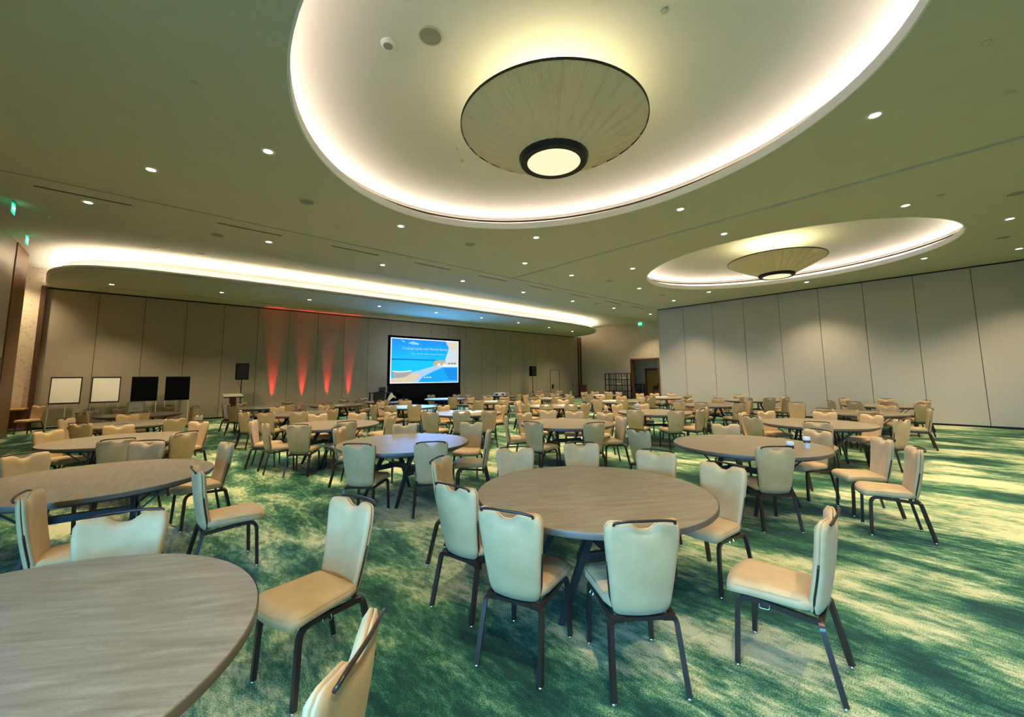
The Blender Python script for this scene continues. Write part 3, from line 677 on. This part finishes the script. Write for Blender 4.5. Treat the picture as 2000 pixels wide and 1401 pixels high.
# ================================================================== tables
TR = .914
tb0 = empty('round_table'); tagp(tb0, None, 'table', 'round banquet tables')
top = MB().lathe([(TR-.006, .722), (TR, .727), (TR, .755), (TR-.004, .7605)], 96).build('tabletop', TOPM, tb0, True)
MB().lathe([(TR+.0015, .7235), (TR+.0025, .727), (TR+.0025, .754), (TR+.0012, .758)], 96, cap=False).build('edge_band', EDGEM, top, True)
for sy in (-1, 1):
    for s in (-1, 1):
        lg = MB().sweep([(s*.07, sy*.27, .70), (s*.20, sy*.315, .43), (s*.40, sy*.36, .0)], .075, .034, up=(0, 1, 0), taper=.55).build('leg', TLEG, tb0)
    MB().box(-.25, .25, sy*.31-.016, sy*.31+.016, .36, .43).build('crossbar', TLEG, tb0)
    MB().box(-.30, .30, sy*.27-.045, sy*.27+.045, .68, .72).build('mounting_plate', TLEG, tb0)
    mb = MB()
    for s in (-1, 1): mb.sweep([(s*.24, sy*.31, .42), (s*.30, sy*.62, .715)], .016, .016)
    mb.build('folding_brace', TLEG, tb0)
MB().box(-.035, .035, -.30, .30, .40, .46).build('stretcher', TLEG, tb0)
MB().lathe([(.86, .70), (.86, .722)], 64, cap=False).build('apron_ring', TLEG, tb0, True)
TABLES = {'A1': (-.47, 2.25, -32), 'A2': (-.27, 5.60, 86), 'A3': (-.16, 8.96, 88), 'A4': (-.12, 12.15, 90), 'A5': (.03, 15.2, 86),
 'B1': (2.74, 2.09, -30), 'B2': (2.87, 5.5, 11), 'B3': (2.92, 8.68, 10), 'B4': (3.15, 12.3, 0), 'B5': (3.15, 15.7, 5), 'X5': (5.25, 15.1, 20),
 'C1': (6.03, 2.02, -20), 'C2': (6.33, 5.39, 70), 'C3': (6.43, 8.9, -8), 'C4': (6.52, 12.25, 95), 'C5': (7.4, 15.6, 0),
 'D1': (9.54, 1.97, 0), 'D2': (9.85, 5.45, 50), 'D3': (9.85, 8.9, 5), 'D4': (9.95, 12.2, 12), 'D5': (10.1, 15.6, 0),
 'E1': (12.85, 1.8, 10), 'E2': (13.4, 5.5, 60), 'E3': (13.2, 8.85, 0), 'E4': (13.15, 12.2, 30), 'E5': (13.3, 15.6, 0),
 'F1': (16.2, 1.75, -10), 'F2': (16.8, 5.4, 40), 'F3': (16.5, 8.85, 15), 'F4': (16.9, 12.15, 0), 'F5': (16.85, 15.6, 0)}
EX = {'A1': 'large round grey-brown table cropped by the corner nearest the camera', 'B1': 'round grey-brown table in the foreground centre with nine chairs', 'C1': 'round grey-brown table carrying two paper coffee cups',
      'B2': 'round table whose top mirrors the blue screen, behind the foreground table', 'A5': 'round table with the framed sign, before the flip charts', 'X5': 'round table squeezed in beside the red uplights', 'C4': 'round table shining bright blue from the screen, before it'}
for i, (t, (x, y, a)) in enumerate(TABLES.items()):
    o = tb0 if i == 0 else copy_tree(tb0)
    o.location = (x, y, 0); o.rotation_euler.z = radians(a)
    o['label'] = EX.get(t, 'round grey-brown folding table, '+tphrase(t).replace(' table', '')+' counting from the camera')
# ================================================================== things on the tables
TZ = .7612
def cup(x, y, label, a):
    c = empty('coffee_cup', (x, y, TZ), a); tagp(c, label, 'cup', 'paper coffee cups')
    MB().lathe([(.029, 0), (.031, .002), (.041, .118), (.040, .118)], 28).build('cup_body', PAPER if False else PLASTW, c, True)
    MB().lathe([(.0335, .036), (.0395, .095)], 28, cap=False).build('sleeve', SLEEVE, c, 'all')
    bd = MB(); 
    for k in range(6):
        t = -.35+.14*k; r_ = .0372; bd.sweep([(r_*cos(t)+.001, r_*sin(t), .055), (.0385*cos(t)+.001, .0385*sin(t), .078)], .003, .002)
    bd.build('print', LOGO, c)
    MB().lathe([(.0435, .112), (.0435, .119), (.040, .122), (.039, .134), (.034, .136)], 28).build('lid', PLASTW, c, True)
cup(6.22, 1.40, 'white-lidded paper coffee cup with brown sleeve, standing clear on the table', radians(195))
cup(5.66, 1.44, 'white-lidded paper coffee cup with brown sleeve, half hidden behind a chair back', radians(185))
b0 = empty('water_bottle', (10.02, 6.02, TZ)); tagp(b0, 'clear plastic water bottle with blue label on a table', 'bottle')
GL = mat('clear_plastic', (.8, .88, .92), .1); GL.node_tree.nodes['Principled BSDF'].inputs['Alpha'].default_value = .6
MB().lathe([(.030, 0), (.032, .01), (.032, .13), (.028, .16), (.013, .19), (.013, .2)], 20).build('bottle_body', GL, b0, True)
MB().lathe([(.0328, .06), (.0328, .11)], 20, cap=False).build('label_band', BLUEL, b0, True); MB().lathe([(.0145, .198), (.0145, .215)], 16).build('cap', PLASTW, b0)
def tent(name, x, y, z, a, w, h, lean, m, label, cat, back=None):
    o = empty(name, (x, y, z), a); tagp(o, label, cat); return o
# large paper sheets
ps0 = None
for i, (x, y, a, w, h, t) in enumerate([(6.45, 8.98, 12, .95, .62, 'third table of the red-light column'), (6.40, 12.35, -15, .80, .50, 'fourth table of the red-light column'), (10.12, 12.4, 10, .85, .6, 'fourth table of the screen column'),
      (9.55, 9.1, 30, .7, .5, 'third table of the screen column, beside another'), (10.1, 8.7, 5, .6, .45, 'third table of the screen column, smaller one'), (13.35, 12.4, -5, .9, .6, 'fourth table of the projector column'),
      (13.2, 9.0, 8, .95, .65, 'third table of the projector column'), (16.9, 9.1, 0, .8, .6, 'third table of the partition column'), (10.15, 15.7, 12, .9, .6, 'fifth table of the screen column'),
      (17.1, 12.35, 10, .8, .55, 'fourth table of the partition column'), (2.95, 15.15, 0, .45, .32, 'fifth table of the lectern column'), (5.05, 14.6, 20, .45, .3, 'table squeezed in beside the uplights')]):
    mb = MB(); nx = 8
    vs = []; fs = []
    for j in range(5):
        for k in range(nx+1):
            u = k/nx-.5; v = j/4-.5; z = .004+.006*(1+sin(7*u+3*v+i))*(abs(u) > .3)
            vs.append((u*w, v*h, z))
    n_ = nx+1
    for j in range(4):
        for k in range(nx): fs.append((j*n_+k, j*n_+k+1, j*n_+k+n_+1, j*n_+k+n_))
    o = mk('paper_sheet', vs, fs, PAPER, None, True); o.modifiers.new('thick', 'SOLIDIFY').thickness = .003
    o.location = (x, y, TZ+.001); o.rotation_euler.z = radians(a); tagp(o, 'large white paper sheet lying on the '+t, 'paper', 'paper sheets on the tables')
# markers lying on the sheets
for i, (x, y, t) in enumerate([(6.75, 9.05, 'third table, red-light column'), (10.25, 12.45, 'fourth table, screen column'), (13.0, 8.95, 'third table, projector column'), (13.5, 12.4, 'fourth table, projector column')]):
    o = empty('marker_pen', (x, y, TZ+.021), radians(40*i)); tagp(o, 'short black marker pen on the paper sheet, '+t, 'pen', 'marker pens')
    MB().sweep([(-.05, 0, 0), (.04, 0, 0)], .018, .018, 8).build('barrel', BLACK, o, True); MB().sweep([(.04, 0, 0), (.07, 0, 0)], .020, .020, 8).build('cap', LAPTOP, o, True)
# framed sign on the last table before the flip charts
o = empty('framed_sign', (-.06, 15.5, TZ), radians(0)); tagp(o, 'white sign in a pale frame standing on the table before the flip charts', 'sign')
PF = mat('pale_frame', (.62, .5, .38), .5)
MB().box(-.19, .19, -.012, .012, 0, .33).build('frame', PF, o); box('card', -.15, .15, -.016, -.011, .03, .30, PAPER, o)
box('card_print', -.05, .05, -.0175, -.0158, .165, .175, SPKM, o); box('card_print', -.08, .08, -.0175, -.0158, .125, .131, SPKM, o); box('stand_foot', -.12, .12, -.03, .07, 0, .012, PF, o)
# black folder board and crumpled white paper on the table before the laptop cart
o = empty('black_folder', (6.83, 15.15, TZ), radians(-25)); tagp(o, 'black folder standing open on a table before the laptop cart', 'folder')
MB().add([(-.2, 0, 0), (.2, 0, 0), (.2, .22, .40), (-.2, .22, .40), (-.2, .012, 0), (.2, .012, 0), (.2, .232, .40), (-.2, .232, .40)], [(0, 1, 2, 3), (7, 6, 5, 4), (0, 4, 5, 1), (1, 5, 6, 2), (2, 6, 7, 3), (3, 7, 4, 0)]).build('front_cover', BLACK, o)
MB().add([(-.2, .44, 0), (.2, .44, 0), (.2, .235, .40), (-.2, .235, .40), (-.2, .452, 0), (.2, .452, 0), (.2, .247, .40), (-.2, .247, .40)], [(0, 1, 2, 3), (7, 6, 5, 4), (0, 4, 5, 1), (1, 5, 6, 2), (2, 6, 7, 3), (3, 7, 4, 0)]).build('rear_cover', BLACK, o)
vs = []; fs = []
rr = random.Random(5)
for j in range(7):
    for k in range(7): vs.append(((k/6-.5)*.34+rr.uniform(-.02, .02), (j/6-.5)*.2+rr.uniform(-.02, .02), .02+.36*math.exp(-((k-4)/2.6)**2)*(.5+.5*j/6)+rr.uniform(-.02, .02)))
for j in range(6):
    for k in range(6): a = j*7+k; fs.append((a, a+1, a+8, a+7))
o = mk('crumpled_paper', vs, fs, PAPER); o.modifiers.new('thick', 'SOLIDIFY').thickness = .004; o.location = (7.22, 14.98, TZ); tagp(o, 'crumpled white paper heaped beside the black folder', 'paper')
# dark bags
def bag(name, x, y, z, w, d, h, label, cat='bag', strap=True):
    o = empty(name, (x, y, z), radians(20)); tagp(o, label, cat)
    def fn(u, v): return Vector((u*w/2*(1-.25*v*v), 0, h*v-.0*u)), Vector((0, 1, 0))
    def th(u, v): e = (1-abs(u)**5)*(1-abs(2*v-1)**5); return .01+d/2*e**.4, .01+d/2*e**.4
    mk('bag_body', *pillow(fn, th, 10, 8), CLOTHB, o, 'all')
    MB().sweep(round_path([(-w*.22, 0, h*.95), (-w*.15, 0, h*1.18), (w*.15, 0, h*1.18), (w*.22, 0, h*.95)], .08), .012, .03, 6).build('handle', BLACK, o)
bag('shoulder_bag', 7.62, 15.75, TZ, .55, .22, .20, 'black bag slumped on the table under the laptop cart')
bag('backpack', 8.05, 16.05, TZ, .34, .2, .34, 'upright black backpack on the table beside the screen skirt')

# ================================================================== presentation gear
# projection screen
sc = empty('projection_screen', (11.88, 20.30, 0)); tagp(sc, 'large lit projection screen in a black frame with black skirt', 'screen')
sx0, sx1, sz0, sz1 = -2.33, 2.27, 1.30, 3.97
mb = MB().box(sx0, sx0+.13, -.03, .03, sz0, sz1).box(sx1-.13, sx1, -.03, .03, sz0, sz1).box(sx0, sx1, -.03, .03, sz1-.11, sz1).box(sx0, sx1, -.03, .03, sz0, sz0+.11)
mb.build('frame', CLOTHB, sc)
vs = []; fs = []; n = 120
for i in range(n+1):
    x = sx0+(sx1-sx0)*i/n; w = .022*sin(i*1.9)
    e = .07*max(0, (i-n+5)/5)+0
    vs += [(x, -.03+w*.3, sz0+.02), (x+e, -.05+w, .02)]
for i in range(n): fs.append((2*i, 2*i+1, 2*i+3, 2*i+2))
o = mk('skirt', vs, fs, CLOTHB, sc, 'all'); o.modifiers.new('thick', 'SOLIDIFY').thickness = .006
mb = MB()
for x in (sx0+.06, sx1-.06): mb.sweep([(x, .04, 1.3), (x, .04, .02)], .04, .04).sweep([(x, -.2, .02), (x, .6, .02)], .04, .04).sweep([(x, .04, 1.0), (x, .5, .03)], .03, .03)
mb.build('stand_legs', BLACK, sc)
IX0, IX1, IZ0, IZ1 = sx0+.12, sx1-.12, sz0+.10, sz1-.10
def emi(name, c, k=1.0): return mat(name, (.02, .02, .02), .6, spec=.1, emis=c, es=SCREEN_E*k)
scp = box('picture', IX0, IX1, -.016, -.008, IZ0, IZ1, emi('slide_white', (.85, .93, 1.0)), sc)
lay = [0]
def poly(name, pts, m):   # points in picture fractions (0..1, y up)
    lay[0] += 1; d = -.017-.0006*lay[0]
    ax, az = IX0+.075, IZ0+.055; ww, hh = IX1-IX0-.15, IZ1-IZ0-.12
    q = [(ax+ww*x, az+hh*y) for x, y in pts]; k = len(q)
    vs = [(x, d, z) for x, z in q]+[(x, d+.0005, z) for x, z in q]
    return mk(name, vs, [tuple(range(k)), tuple(reversed(range(k, 2*k)))]+[(i, k+i, k+(i+1) % k, (i+1) % k) for i in range(k)], m, scp)
SKYM = mat('slide_sky', (.02, .02, .02), .6, emis=(0, .4, 1), es=SCREEN_E)
b = SKYM.node_tree.nodes['Principled BSDF']; tc = N(SKYM, 'ShaderNodeTexCoord'); sp = N(SKYM, 'ShaderNodeSeparateXYZ'); L(SKYM, tc.outputs['Generated'], sp.inputs[0])
r = ramp(SKYM, sp.outputs[2], [(0, (.0, .52, 1.0)), (1, (.01, .27, 1.0))]); L(SKYM, r.outputs[0], b.inputs['Emission Color'])
poly('slide_sky', [(0, .53), (1, .53), (1, 1), (0, 1)], SKYM)
poly('slide_sea', [(0, 0), (1, 0), (1, .53), (0, .53)], emi('slide_sea', (.0, .56, 1.0)))
poly('slide_sea_line', [(0, .515), (.66, .515), (.66, .54), (0, .545)], emi('slide_deep', (.0, .16, .72)))
CLD = emi('slide_cloud', (.30, .62, 1.0))
poly('slide_cloud', [(.22, .92), (.30, .96), (.36, .93), (.40, .90), (.37, .88), (.28, .885)], CLD); poly('slide_cloud', [(.12, .975), (.17, .96), (.19, .92), (.16, .93)], CLD)
CRM = emi('slide_cream', (.72, .66, .48)); PALE = emi('slide_pale', (.62, .72, .80)); STONE = emi('slide_stone', (.50, .46, .28))
poly('slide_tower', [(.80, 1), (1, 1), (1, .42), (.78, .42), (.84, .72), (.85, .86), (.82, .93)], CRM)
poly('slide_tower_shade', [(.85, .80), (.98, .80), (.98, .46), (.80, .46), (.80, .58)], PALE)
poly('slide_house', [(.60, .42), (.63, .52), (.80, .53), (.80, .40), (.62, .38)], STONE)
WHT = emi('slide_bright', (.75, .86, .98)); PATH = emi('slide_path', (.40, .62, .95)); POOL = emi('slide_pool', (.0, .38, .92)); POOL2 = emi('slide_pool_deep', (.0, .26, .80)); SAND = emi('slide_sand', (.72, .60, .42)); BOAT = emi('slide_boat', (.40, .37, .36))
poly('slide_terrace', [(.62, .38), (.80, .42), (1, .42), (1, .37), (.76, .36), (.55, .30)], WHT)
poly('slide_path', [(.30, .24), (.60, .38), (.78, .37), (.60, .26), (.44, .12), (.38, .0), (.10, .0)], PATH)
poly('slide_pool', [(.38, 0), (.44, .12), (.60, .24), (.76, .36), (1, .36), (1, 0)], POOL)
poly('slide_pool_deep', [(.77, .34), (.98, .33), (1, .05), (.86, .05), (.80, .22)], POOL2)
poly('slide_sand', [(0, 0), (.30, 0), (.42, .18), (.33, .22), (.16, .12), (0, .10)], SAND)
poly('slide_boat_hull', [(.02, .25), (.03, .13), (.10, .10), (.20, .13), (.27, .20), (.28, .25), (.18, .235), (.08, .23)], BOAT)
poly('slide_boat_rail', [(.01, .27), (.02, .25), (.08, .228), (.18, .235), (.27, .25), (.29, .285), (.22, .27), (.12, .255)], WHT)
for a, b_ in ((.60, .66), (.69, .75)): poly('slide_parasol', [(a+.06, .40), (b_+.06, .41), (b_+.045, .46), (a+.075, .45)], WHT)
for x in (.85, .90, .945): poly('slide_cafe_set', [(x, .44), (x+.02, .44), (x+.03, .47), (x-.01, .47)], emi('slide_dark', (.10, .14, .16)))
TXT = emi('slide_text', (.42, .74, 1.0))
def stext(body, cx, cz, size, m):
    c = bpy.data.curves.new('slide_text', 'FONT'); c.body = body; c.size = size; c.extrude = .0004; c.align_x = 'CENTER'; c.align_y = 'CENTER'
    t = text_mesh('slide_text', c, m, scp); t.rotation_euler = (pi/2, 0, 0); t.location = (cx, -.034, cz)
stext('Creating Loyalty with Marriott Bonvoy', IX0+.49*(IX1-IX0), IZ0+.775*(IZ1-IZ0), .185, TXT)
for k, (a, b_) in enumerate([(.27, .33), (.36, .44), (.46, .53), (.55, .66), (.68, .78)]): poly('slide_small_print', [(a, .665), (b_, .665), (b_, .675), (a, .675)], TXT)
for a, b_ in ((.46, .49), (.50, .53), (.54, .575)): poly('slide_small_print', [(a, .105), (b_, .105), (b_, .125), (a, .125)], WHT)
poly('slide_small_print', [(.76, .02), (.97, .02), (.97, .026), (.76, .026)], TXT)

# flip charts and black boards on easels
def easel(x, kind, label):
    e = empty('flip_chart' if kind == 'w' else 'easel_board', (x, 21.35, 0)); tagp(e, label, 'flip chart' if kind == 'w' else 'easel', 'boards on easels by the back partition')
    y0 = -.0
    pts = lambda z: -.12+.24*z/1.85
    for s in (-1, 1): MB().sweep([(s*.37, pts(0)-.05, .0), (s*.36, pts(1.0), 1.0), (s*.35, pts(1.8), 1.80)], .026, .026).build('leg', SILV, e)
    MB().sweep([(0, .50, 0), (0, .14, 1.7)], .024, .024).build('leg', SILV, e)
    MB().sweep([(-.37, pts(.12)-.02, .13), (.37, pts(.12)-.02, .13)], .02, .02).build('lower_bar', SILV, e)
    def slab(name, x0, x1, z0, z1, off, th, m):
        return MB().add([(x0, pts(z0)-off, z0), (x1, pts(z0)-off, z0), (x1, pts(z1)-off, z1), (x0, pts(z1)-off, z1), (x0, pts(z0)-off+th, z0), (x1, pts(z0)-off+th, z0), (x1, pts(z1)-off+th, z1), (x0, pts(z1)-off+th, z1)],
                        [(0, 1, 2, 3), (7, 6, 5, 4), (0, 4, 5, 1), (1, 5, 6, 2), (2, 6, 7, 3), (3, 7, 4, 0)]).build(name, m, e)
    slab('board', -.385, .385, .89, 1.83, .03, .03, BLACK if kind == 'w' else CLOTHB)
    if kind == 'w':
        slab('paper_pad', -.355, .355, .93, 1.80, .045, .015, PAPER); slab('clamp_bar', -.385, .385, 1.79, 1.83, .05, .02, BLACK); slab('pen_tray', -.385, .385, .885, .915, .09, .06, BLACK)
    else: slab('clamp_bar', -.385, .385, 1.80, 1.835, .04, .01, BLACK)
easel(-1.96, 'w', 'flip chart with a blank white pad, beside the corner desk'); easel(-.95, 'w', 'flip chart with a white pad, standing next to the black boards')
easel(.12, 'k', 'black board on an easel right behind the framed sign'); easel(1.11, 'k', 'black board on an easel, last of four towards the lectern')

# loudspeakers on stands
def speaker(x, y, z, w, label, tlabel):
    t = empty('speaker_stand', (x, y, 0)); tagp(t, tlabel, 'stand', 'tripod speaker stands')
    MB().sweep([(0, 0, .25), (0, 0, z)], .036, .036, 10).build('pole', BLACK, t, True)
    MB().lathe([(.035, .9), (.035, .98)], 14).build('collar', BLACK, t, True)
    for k in range(3):
        a = 2*pi*k/3+.4; MB().sweep([(0, 0, .75), (.5*cos(a), .5*sin(a), .012)], .022, .022).build('leg', BLACK, t); MB().sweep([(0, 0, .35), (.26*cos(a), .26*sin(a), .36)], .014, .014).build('brace', BLACK, t)
    MB().sweep(round_path([(-.08, .1, z-.005), (-.12, .1, z-.12), (-.02, .03, z-.28), (0, .03, z-.6)], .1), .012, .012, 6).build('cable', BLACK, t)
    s = empty('loudspeaker', (x, y, z)); tagp(s, label, 'loudspeaker', 'loudspeakers on stands'); h = .70
    MB().prism([(-w/2, -.15), (w/2, -.15), (w/2, .04), (w*.32, .17), (-w*.32, .17), (-w/2, .04)], 0, h).build('cabinet', CLOTHB, s)
    MB().prism([(-w/2+.02, -.158), (w/2-.02, -.158), (w/2-.02, -.149), (-w/2+.02, -.149)], .03, h-.03).build('grille', BLACK, s)
speaker(3.20, 20.9, 1.68, .46, 'black loudspeaker on a stand behind the lectern', 'black tripod stand behind the lectern, under a loudspeaker')
speaker(20.9, 20.9, 1.76, .50, 'black loudspeaker on a stand between the screen and partition door', 'black tripod stand between screen and partition door, under a loudspeaker')
# lectern
o = empty('lectern', (2.80, 20.0, 0), radians(4)); tagp(o, 'small lectern with a sloping grey top on a red-brown post', 'lectern')
GT = mat('grey_laminate', (.30, .30, .22), .5); RW = noisy('red_wood', (.16, .035, .012), .2, 4, .4)
MB().add([(-.33, -.24, .985), (.33, -.24, .985), (.33, .2, 1.09), (-.33, .2, 1.09), (-.33, -.24, 1.01), (.33, -.24, 1.01), (.33, .2, 1.115), (-.33, .2, 1.115)], [(3, 2, 1, 0), (4, 5, 6, 7), (0, 1, 5, 4), (1, 2, 6, 5), (2, 3, 7, 6), (3, 0, 4, 7)]).build('reading_top', GT, o)
box('front_lip', -.34, .34, -.262, -.24, .965, 1.005, BLACK, o); MB().box(-.11, .11, -.05, .05, .04, 1.0).build('post', RW, o); MB().box(-.26, .26, -.2, .2, 0, .04).build('base', RW, o)
# laptop cart
o = empty('laptop_cart', (8.95, 19.75, 0)); tagp(o, 'dark wheeled cart holding the laptop, beside the screen', 'cart')
MB().box(-.52, .52, -.28, .28, .95, .985).build('top_shelf', BLACK, o); MB().box(-.48, .48, -.26, .26, .42, .45).build('lower_shelf', BLACK, o)
for sx in (-.45, .45):
    for sy in (-.24, .24): lg = MB().box(sx-.03, sx+.03, sy-.02, sy+.02, .07, .95).build('leg', BLACK, o); MB().lathe([(.03, 0), (.035, .03), (.02, .07)], 10, c=(sx, sy, 0)).build('caster', LAPTOP, lg)
o = empty('laptop', (8.93, 19.72, .986), radians(8)); tagp(o, 'open dark laptop standing on the wheeled cart', 'laptop')
box('keyboard_base', -.19, .19, -.13, .13, 0, .018, LAPTOP, o)
MB().add([(-.19, -.12, .018), (.19, -.12, .018), (.19, -.20, .27), (-.19, -.20, .27), (-.19, -.108, .018), (.19, -.108, .018), (.19, -.188, .27), (-.19, -.188, .27)], [(0, 1, 2, 3), (7, 6, 5, 4), (0, 4, 5, 1), (1, 5, 6, 2), (2, 6, 7, 3), (3, 7, 4, 0)]).build('screen_lid', LAPTOP, o)
# projector on its cart
PX, PY = 12.2, 14.35
o = empty('projector_cart', (PX, PY, 0), radians(-35)); tagp(o, 'black cart carrying the white projector', 'cart')
MB().box(-.36, .36, -.26, .26, .80, .835).build('top_shelf', BLACK, o); MB().box(-.34, .34, -.24, .24, .30, .325).build('lower_shelf', BLACK, o)
for sx in (-.32, .32):
    for sy in (-.22, .22): lg = MB().box(sx-.025, sx+.025, sy-.02, sy+.02, .06, .80).build('leg', BLACK, o); MB().lathe([(.028, 0), (.032, .03), (.02, .06)], 10, c=(sx, sy, 0)).build('caster', LAPTOP, lg)
o = empty('projector', (PX, PY, .836), radians(-35)); tagp(o, 'white projector on the black cart among the far tables', 'projector')
bm = MB().prism([(-.25, -.17), (-.22, -.20), (.22, -.20), (.25, -.17), (.25, .17), (.22, .20), (-.22, .20), (-.25, .17)], .015, .15).build('housing', PLASTW, o)
MB().sweep([(.08, .19, .085), (.08, .235, .085)], .10, .10, 20).build('lens_barrel', BLACK, o, True); MB().box(-.21, -.09, -.207, -.198, .04, .12).box(.06, .2, -.207, -.198, .05, .11).build('air_grille', DARKP, o)
for sx in (-.18, .18): MB().lathe([(.015, 0), (.015, .016)], 10, c=(sx, -.14, 0)).build('foot', BLACK, o)

# red uplights at the foot of the back partition
u0 = None
for i, x in enumerate((4.6, 5.9, 7.08, 8.17)):
    if u0 is None:
        u0 = empty('led_uplight'); tagp(u0, None, 'uplight', 'red uplights along the back partition')
        MB().lathe([(.075, .06), (.09, .08), (.09, .25), (.10, .26)], 20, cap=True).build('can', BLACK, u0, True); MB().lathe([(.08, .2605), (.08, .264)], 20).build('lens', RED, u0)
        MB().box(-.12, -.105, -.015, .015, 0, .18).box(.105, .12, -.015, .015, 0, .18).box(-.12, .12, -.05, .05, 0, .012).build('yoke', BLACK, u0); o = u0
    else: o = copy_tree(u0)
    o.location = (x, 21.88, 0); o['label'] = 'red LED uplight at the partition base, %s from the lectern' % ORD[i]
    l = bpy.data.lights.new('uplight_beam', 'SPOT'); l.energy = RED_W; l.color = (1, .03, .025); l.spot_size = radians(17); l.spot_blend = .8; l.shadow_soft_size = .03
    lo = bpy.data.objects.new('uplight_beam', l); COL.objects.link(lo); lo.location = (x, 21.88, .29)
    d = Vector((0, .035, 1)); lo.rotation_euler = (-d).to_track_quat('Z', 'Y').to_euler()
sg = bpy.data.lights.new('screen_glow', 'AREA'); sg.shape = 'RECTANGLE'; sg.size = 4.2; sg.size_y = 2.3; sg.energy = 300; sg.color = (.05, .36, 1)
so_ = bpy.data.objects.new('screen_glow', sg); COL.objects.link(so_); so_.location = (11.85, 20.22, 2.6); so_.rotation_euler = (radians(-90), 0, 0)

# wooden desk in the corner
o = empty('corner_desk', (-3.35, 21.35, 0)); tagp(o, 'light wooden desk with a dark kneehole in the corner', 'desk')
box('desktop', -.60, .52, -.55, .55, .74, .78, WOODL, o); box('side_panel', -.58, -.54, -.5, .5, 0, .74, WOOD, o); box('side_panel', -.02, .02, .38, .5, 0, .74, WOOD, o); box('back_panel', -.54, .48, .50, .53, .1, .74, WOOD, o)
MB().add([(-.30, -.45, .74), (-.30, .1, .74), (-.30, -.45, .5), (-.27, -.45, .74), (-.27, .1, .74), (-.27, -.45, .5)], [(0, 1, 2), (5, 4, 3), (0, 3, 4, 1), (1, 4, 5, 2), (2, 5, 3, 0)]).build('bracket', WOODL, o)
# wire rack and low trolley by the service doorway
def rack(name, x, y, w, d, h, nsh, nup, label, cat):
    o = empty(name, (x, y, 0)); tagp(o, label, cat)
    for sy in (-w/2, w/2):
        for sx in (-d/2, d/2): MB().box(sx-.03, sx+.03, sy-.03, sy+.03, 0, h).build('post', BLACK, o)
    for k in range(nsh):
        z = .12+(h-.14)*k/(nsh-1); MB().box(-d/2, d/2, -w/2, w/2, z-.022, z+.022).build('shelf', BLACK, o)
    for k in range(1, nup): yy = -w/2+w*k/nup; MB().box(-d/2-.012, -d/2+.012, yy-.024, yy+.024, .1, h-.02).box(d/2-.012, d/2+.012, yy+.04, yy+.06, .1, h-.02).build('divider', BLACK, o)
    return o
rack('storage_rack', 27.25, 17.98, 1.95, .5, 1.92, 5, 4, 'tall black open storage rack against the flecked wallpaper', 'rack')
for yy, z in ((17.6, 1.50), (17.9, 1.07)): tagp(box('white_box', 27.05, 27.4, yy-.4, yy+.1, z+.0, z+.10, PAPER), 'flat white box on the %s shelf of the black rack' % ('upper' if z > 1.2 else 'middle'), 'box', 'boxes on the rack')
rack('service_trolley', 28.9, 17.3, .85, .5, 1.08, 3, 2, 'low black trolley inside the service doorway', 'trolley')
o = empty('lounge_chair', (28.4, 15.35, 0), radians(90)); tagp(o, 'dark wooden chair standing in the service doorway', 'chair')
MB().box(-.24, .24, -.24, .24, .42, .46).build('seat', WOOD, o); MB().box(-.24, .24, .20, .24, .72, .98).build('backrest', BLACK, o)
for sx in (-.22, .22):
    for sy in (-.22, .22): MB().box(sx-.02, sx+.02, sy-.02, sy+.02, 0, .98 if sy > 0 else .42).build('leg', BLACK, o)
# wooden stool-high stand by the partition end
o = empty('wooden_stand', (27.2, 21.3, 0)); tagp(o, 'red-brown wooden stand at the end of the back partition', 'stand')
MB().box(-.2, .2, -.18, .18, 0, .95).build('body', RW, o); MB().box(-.24, .24, -.22, .22, .95, 1.02).build('top', RW, o)
print('chairs', NCH)
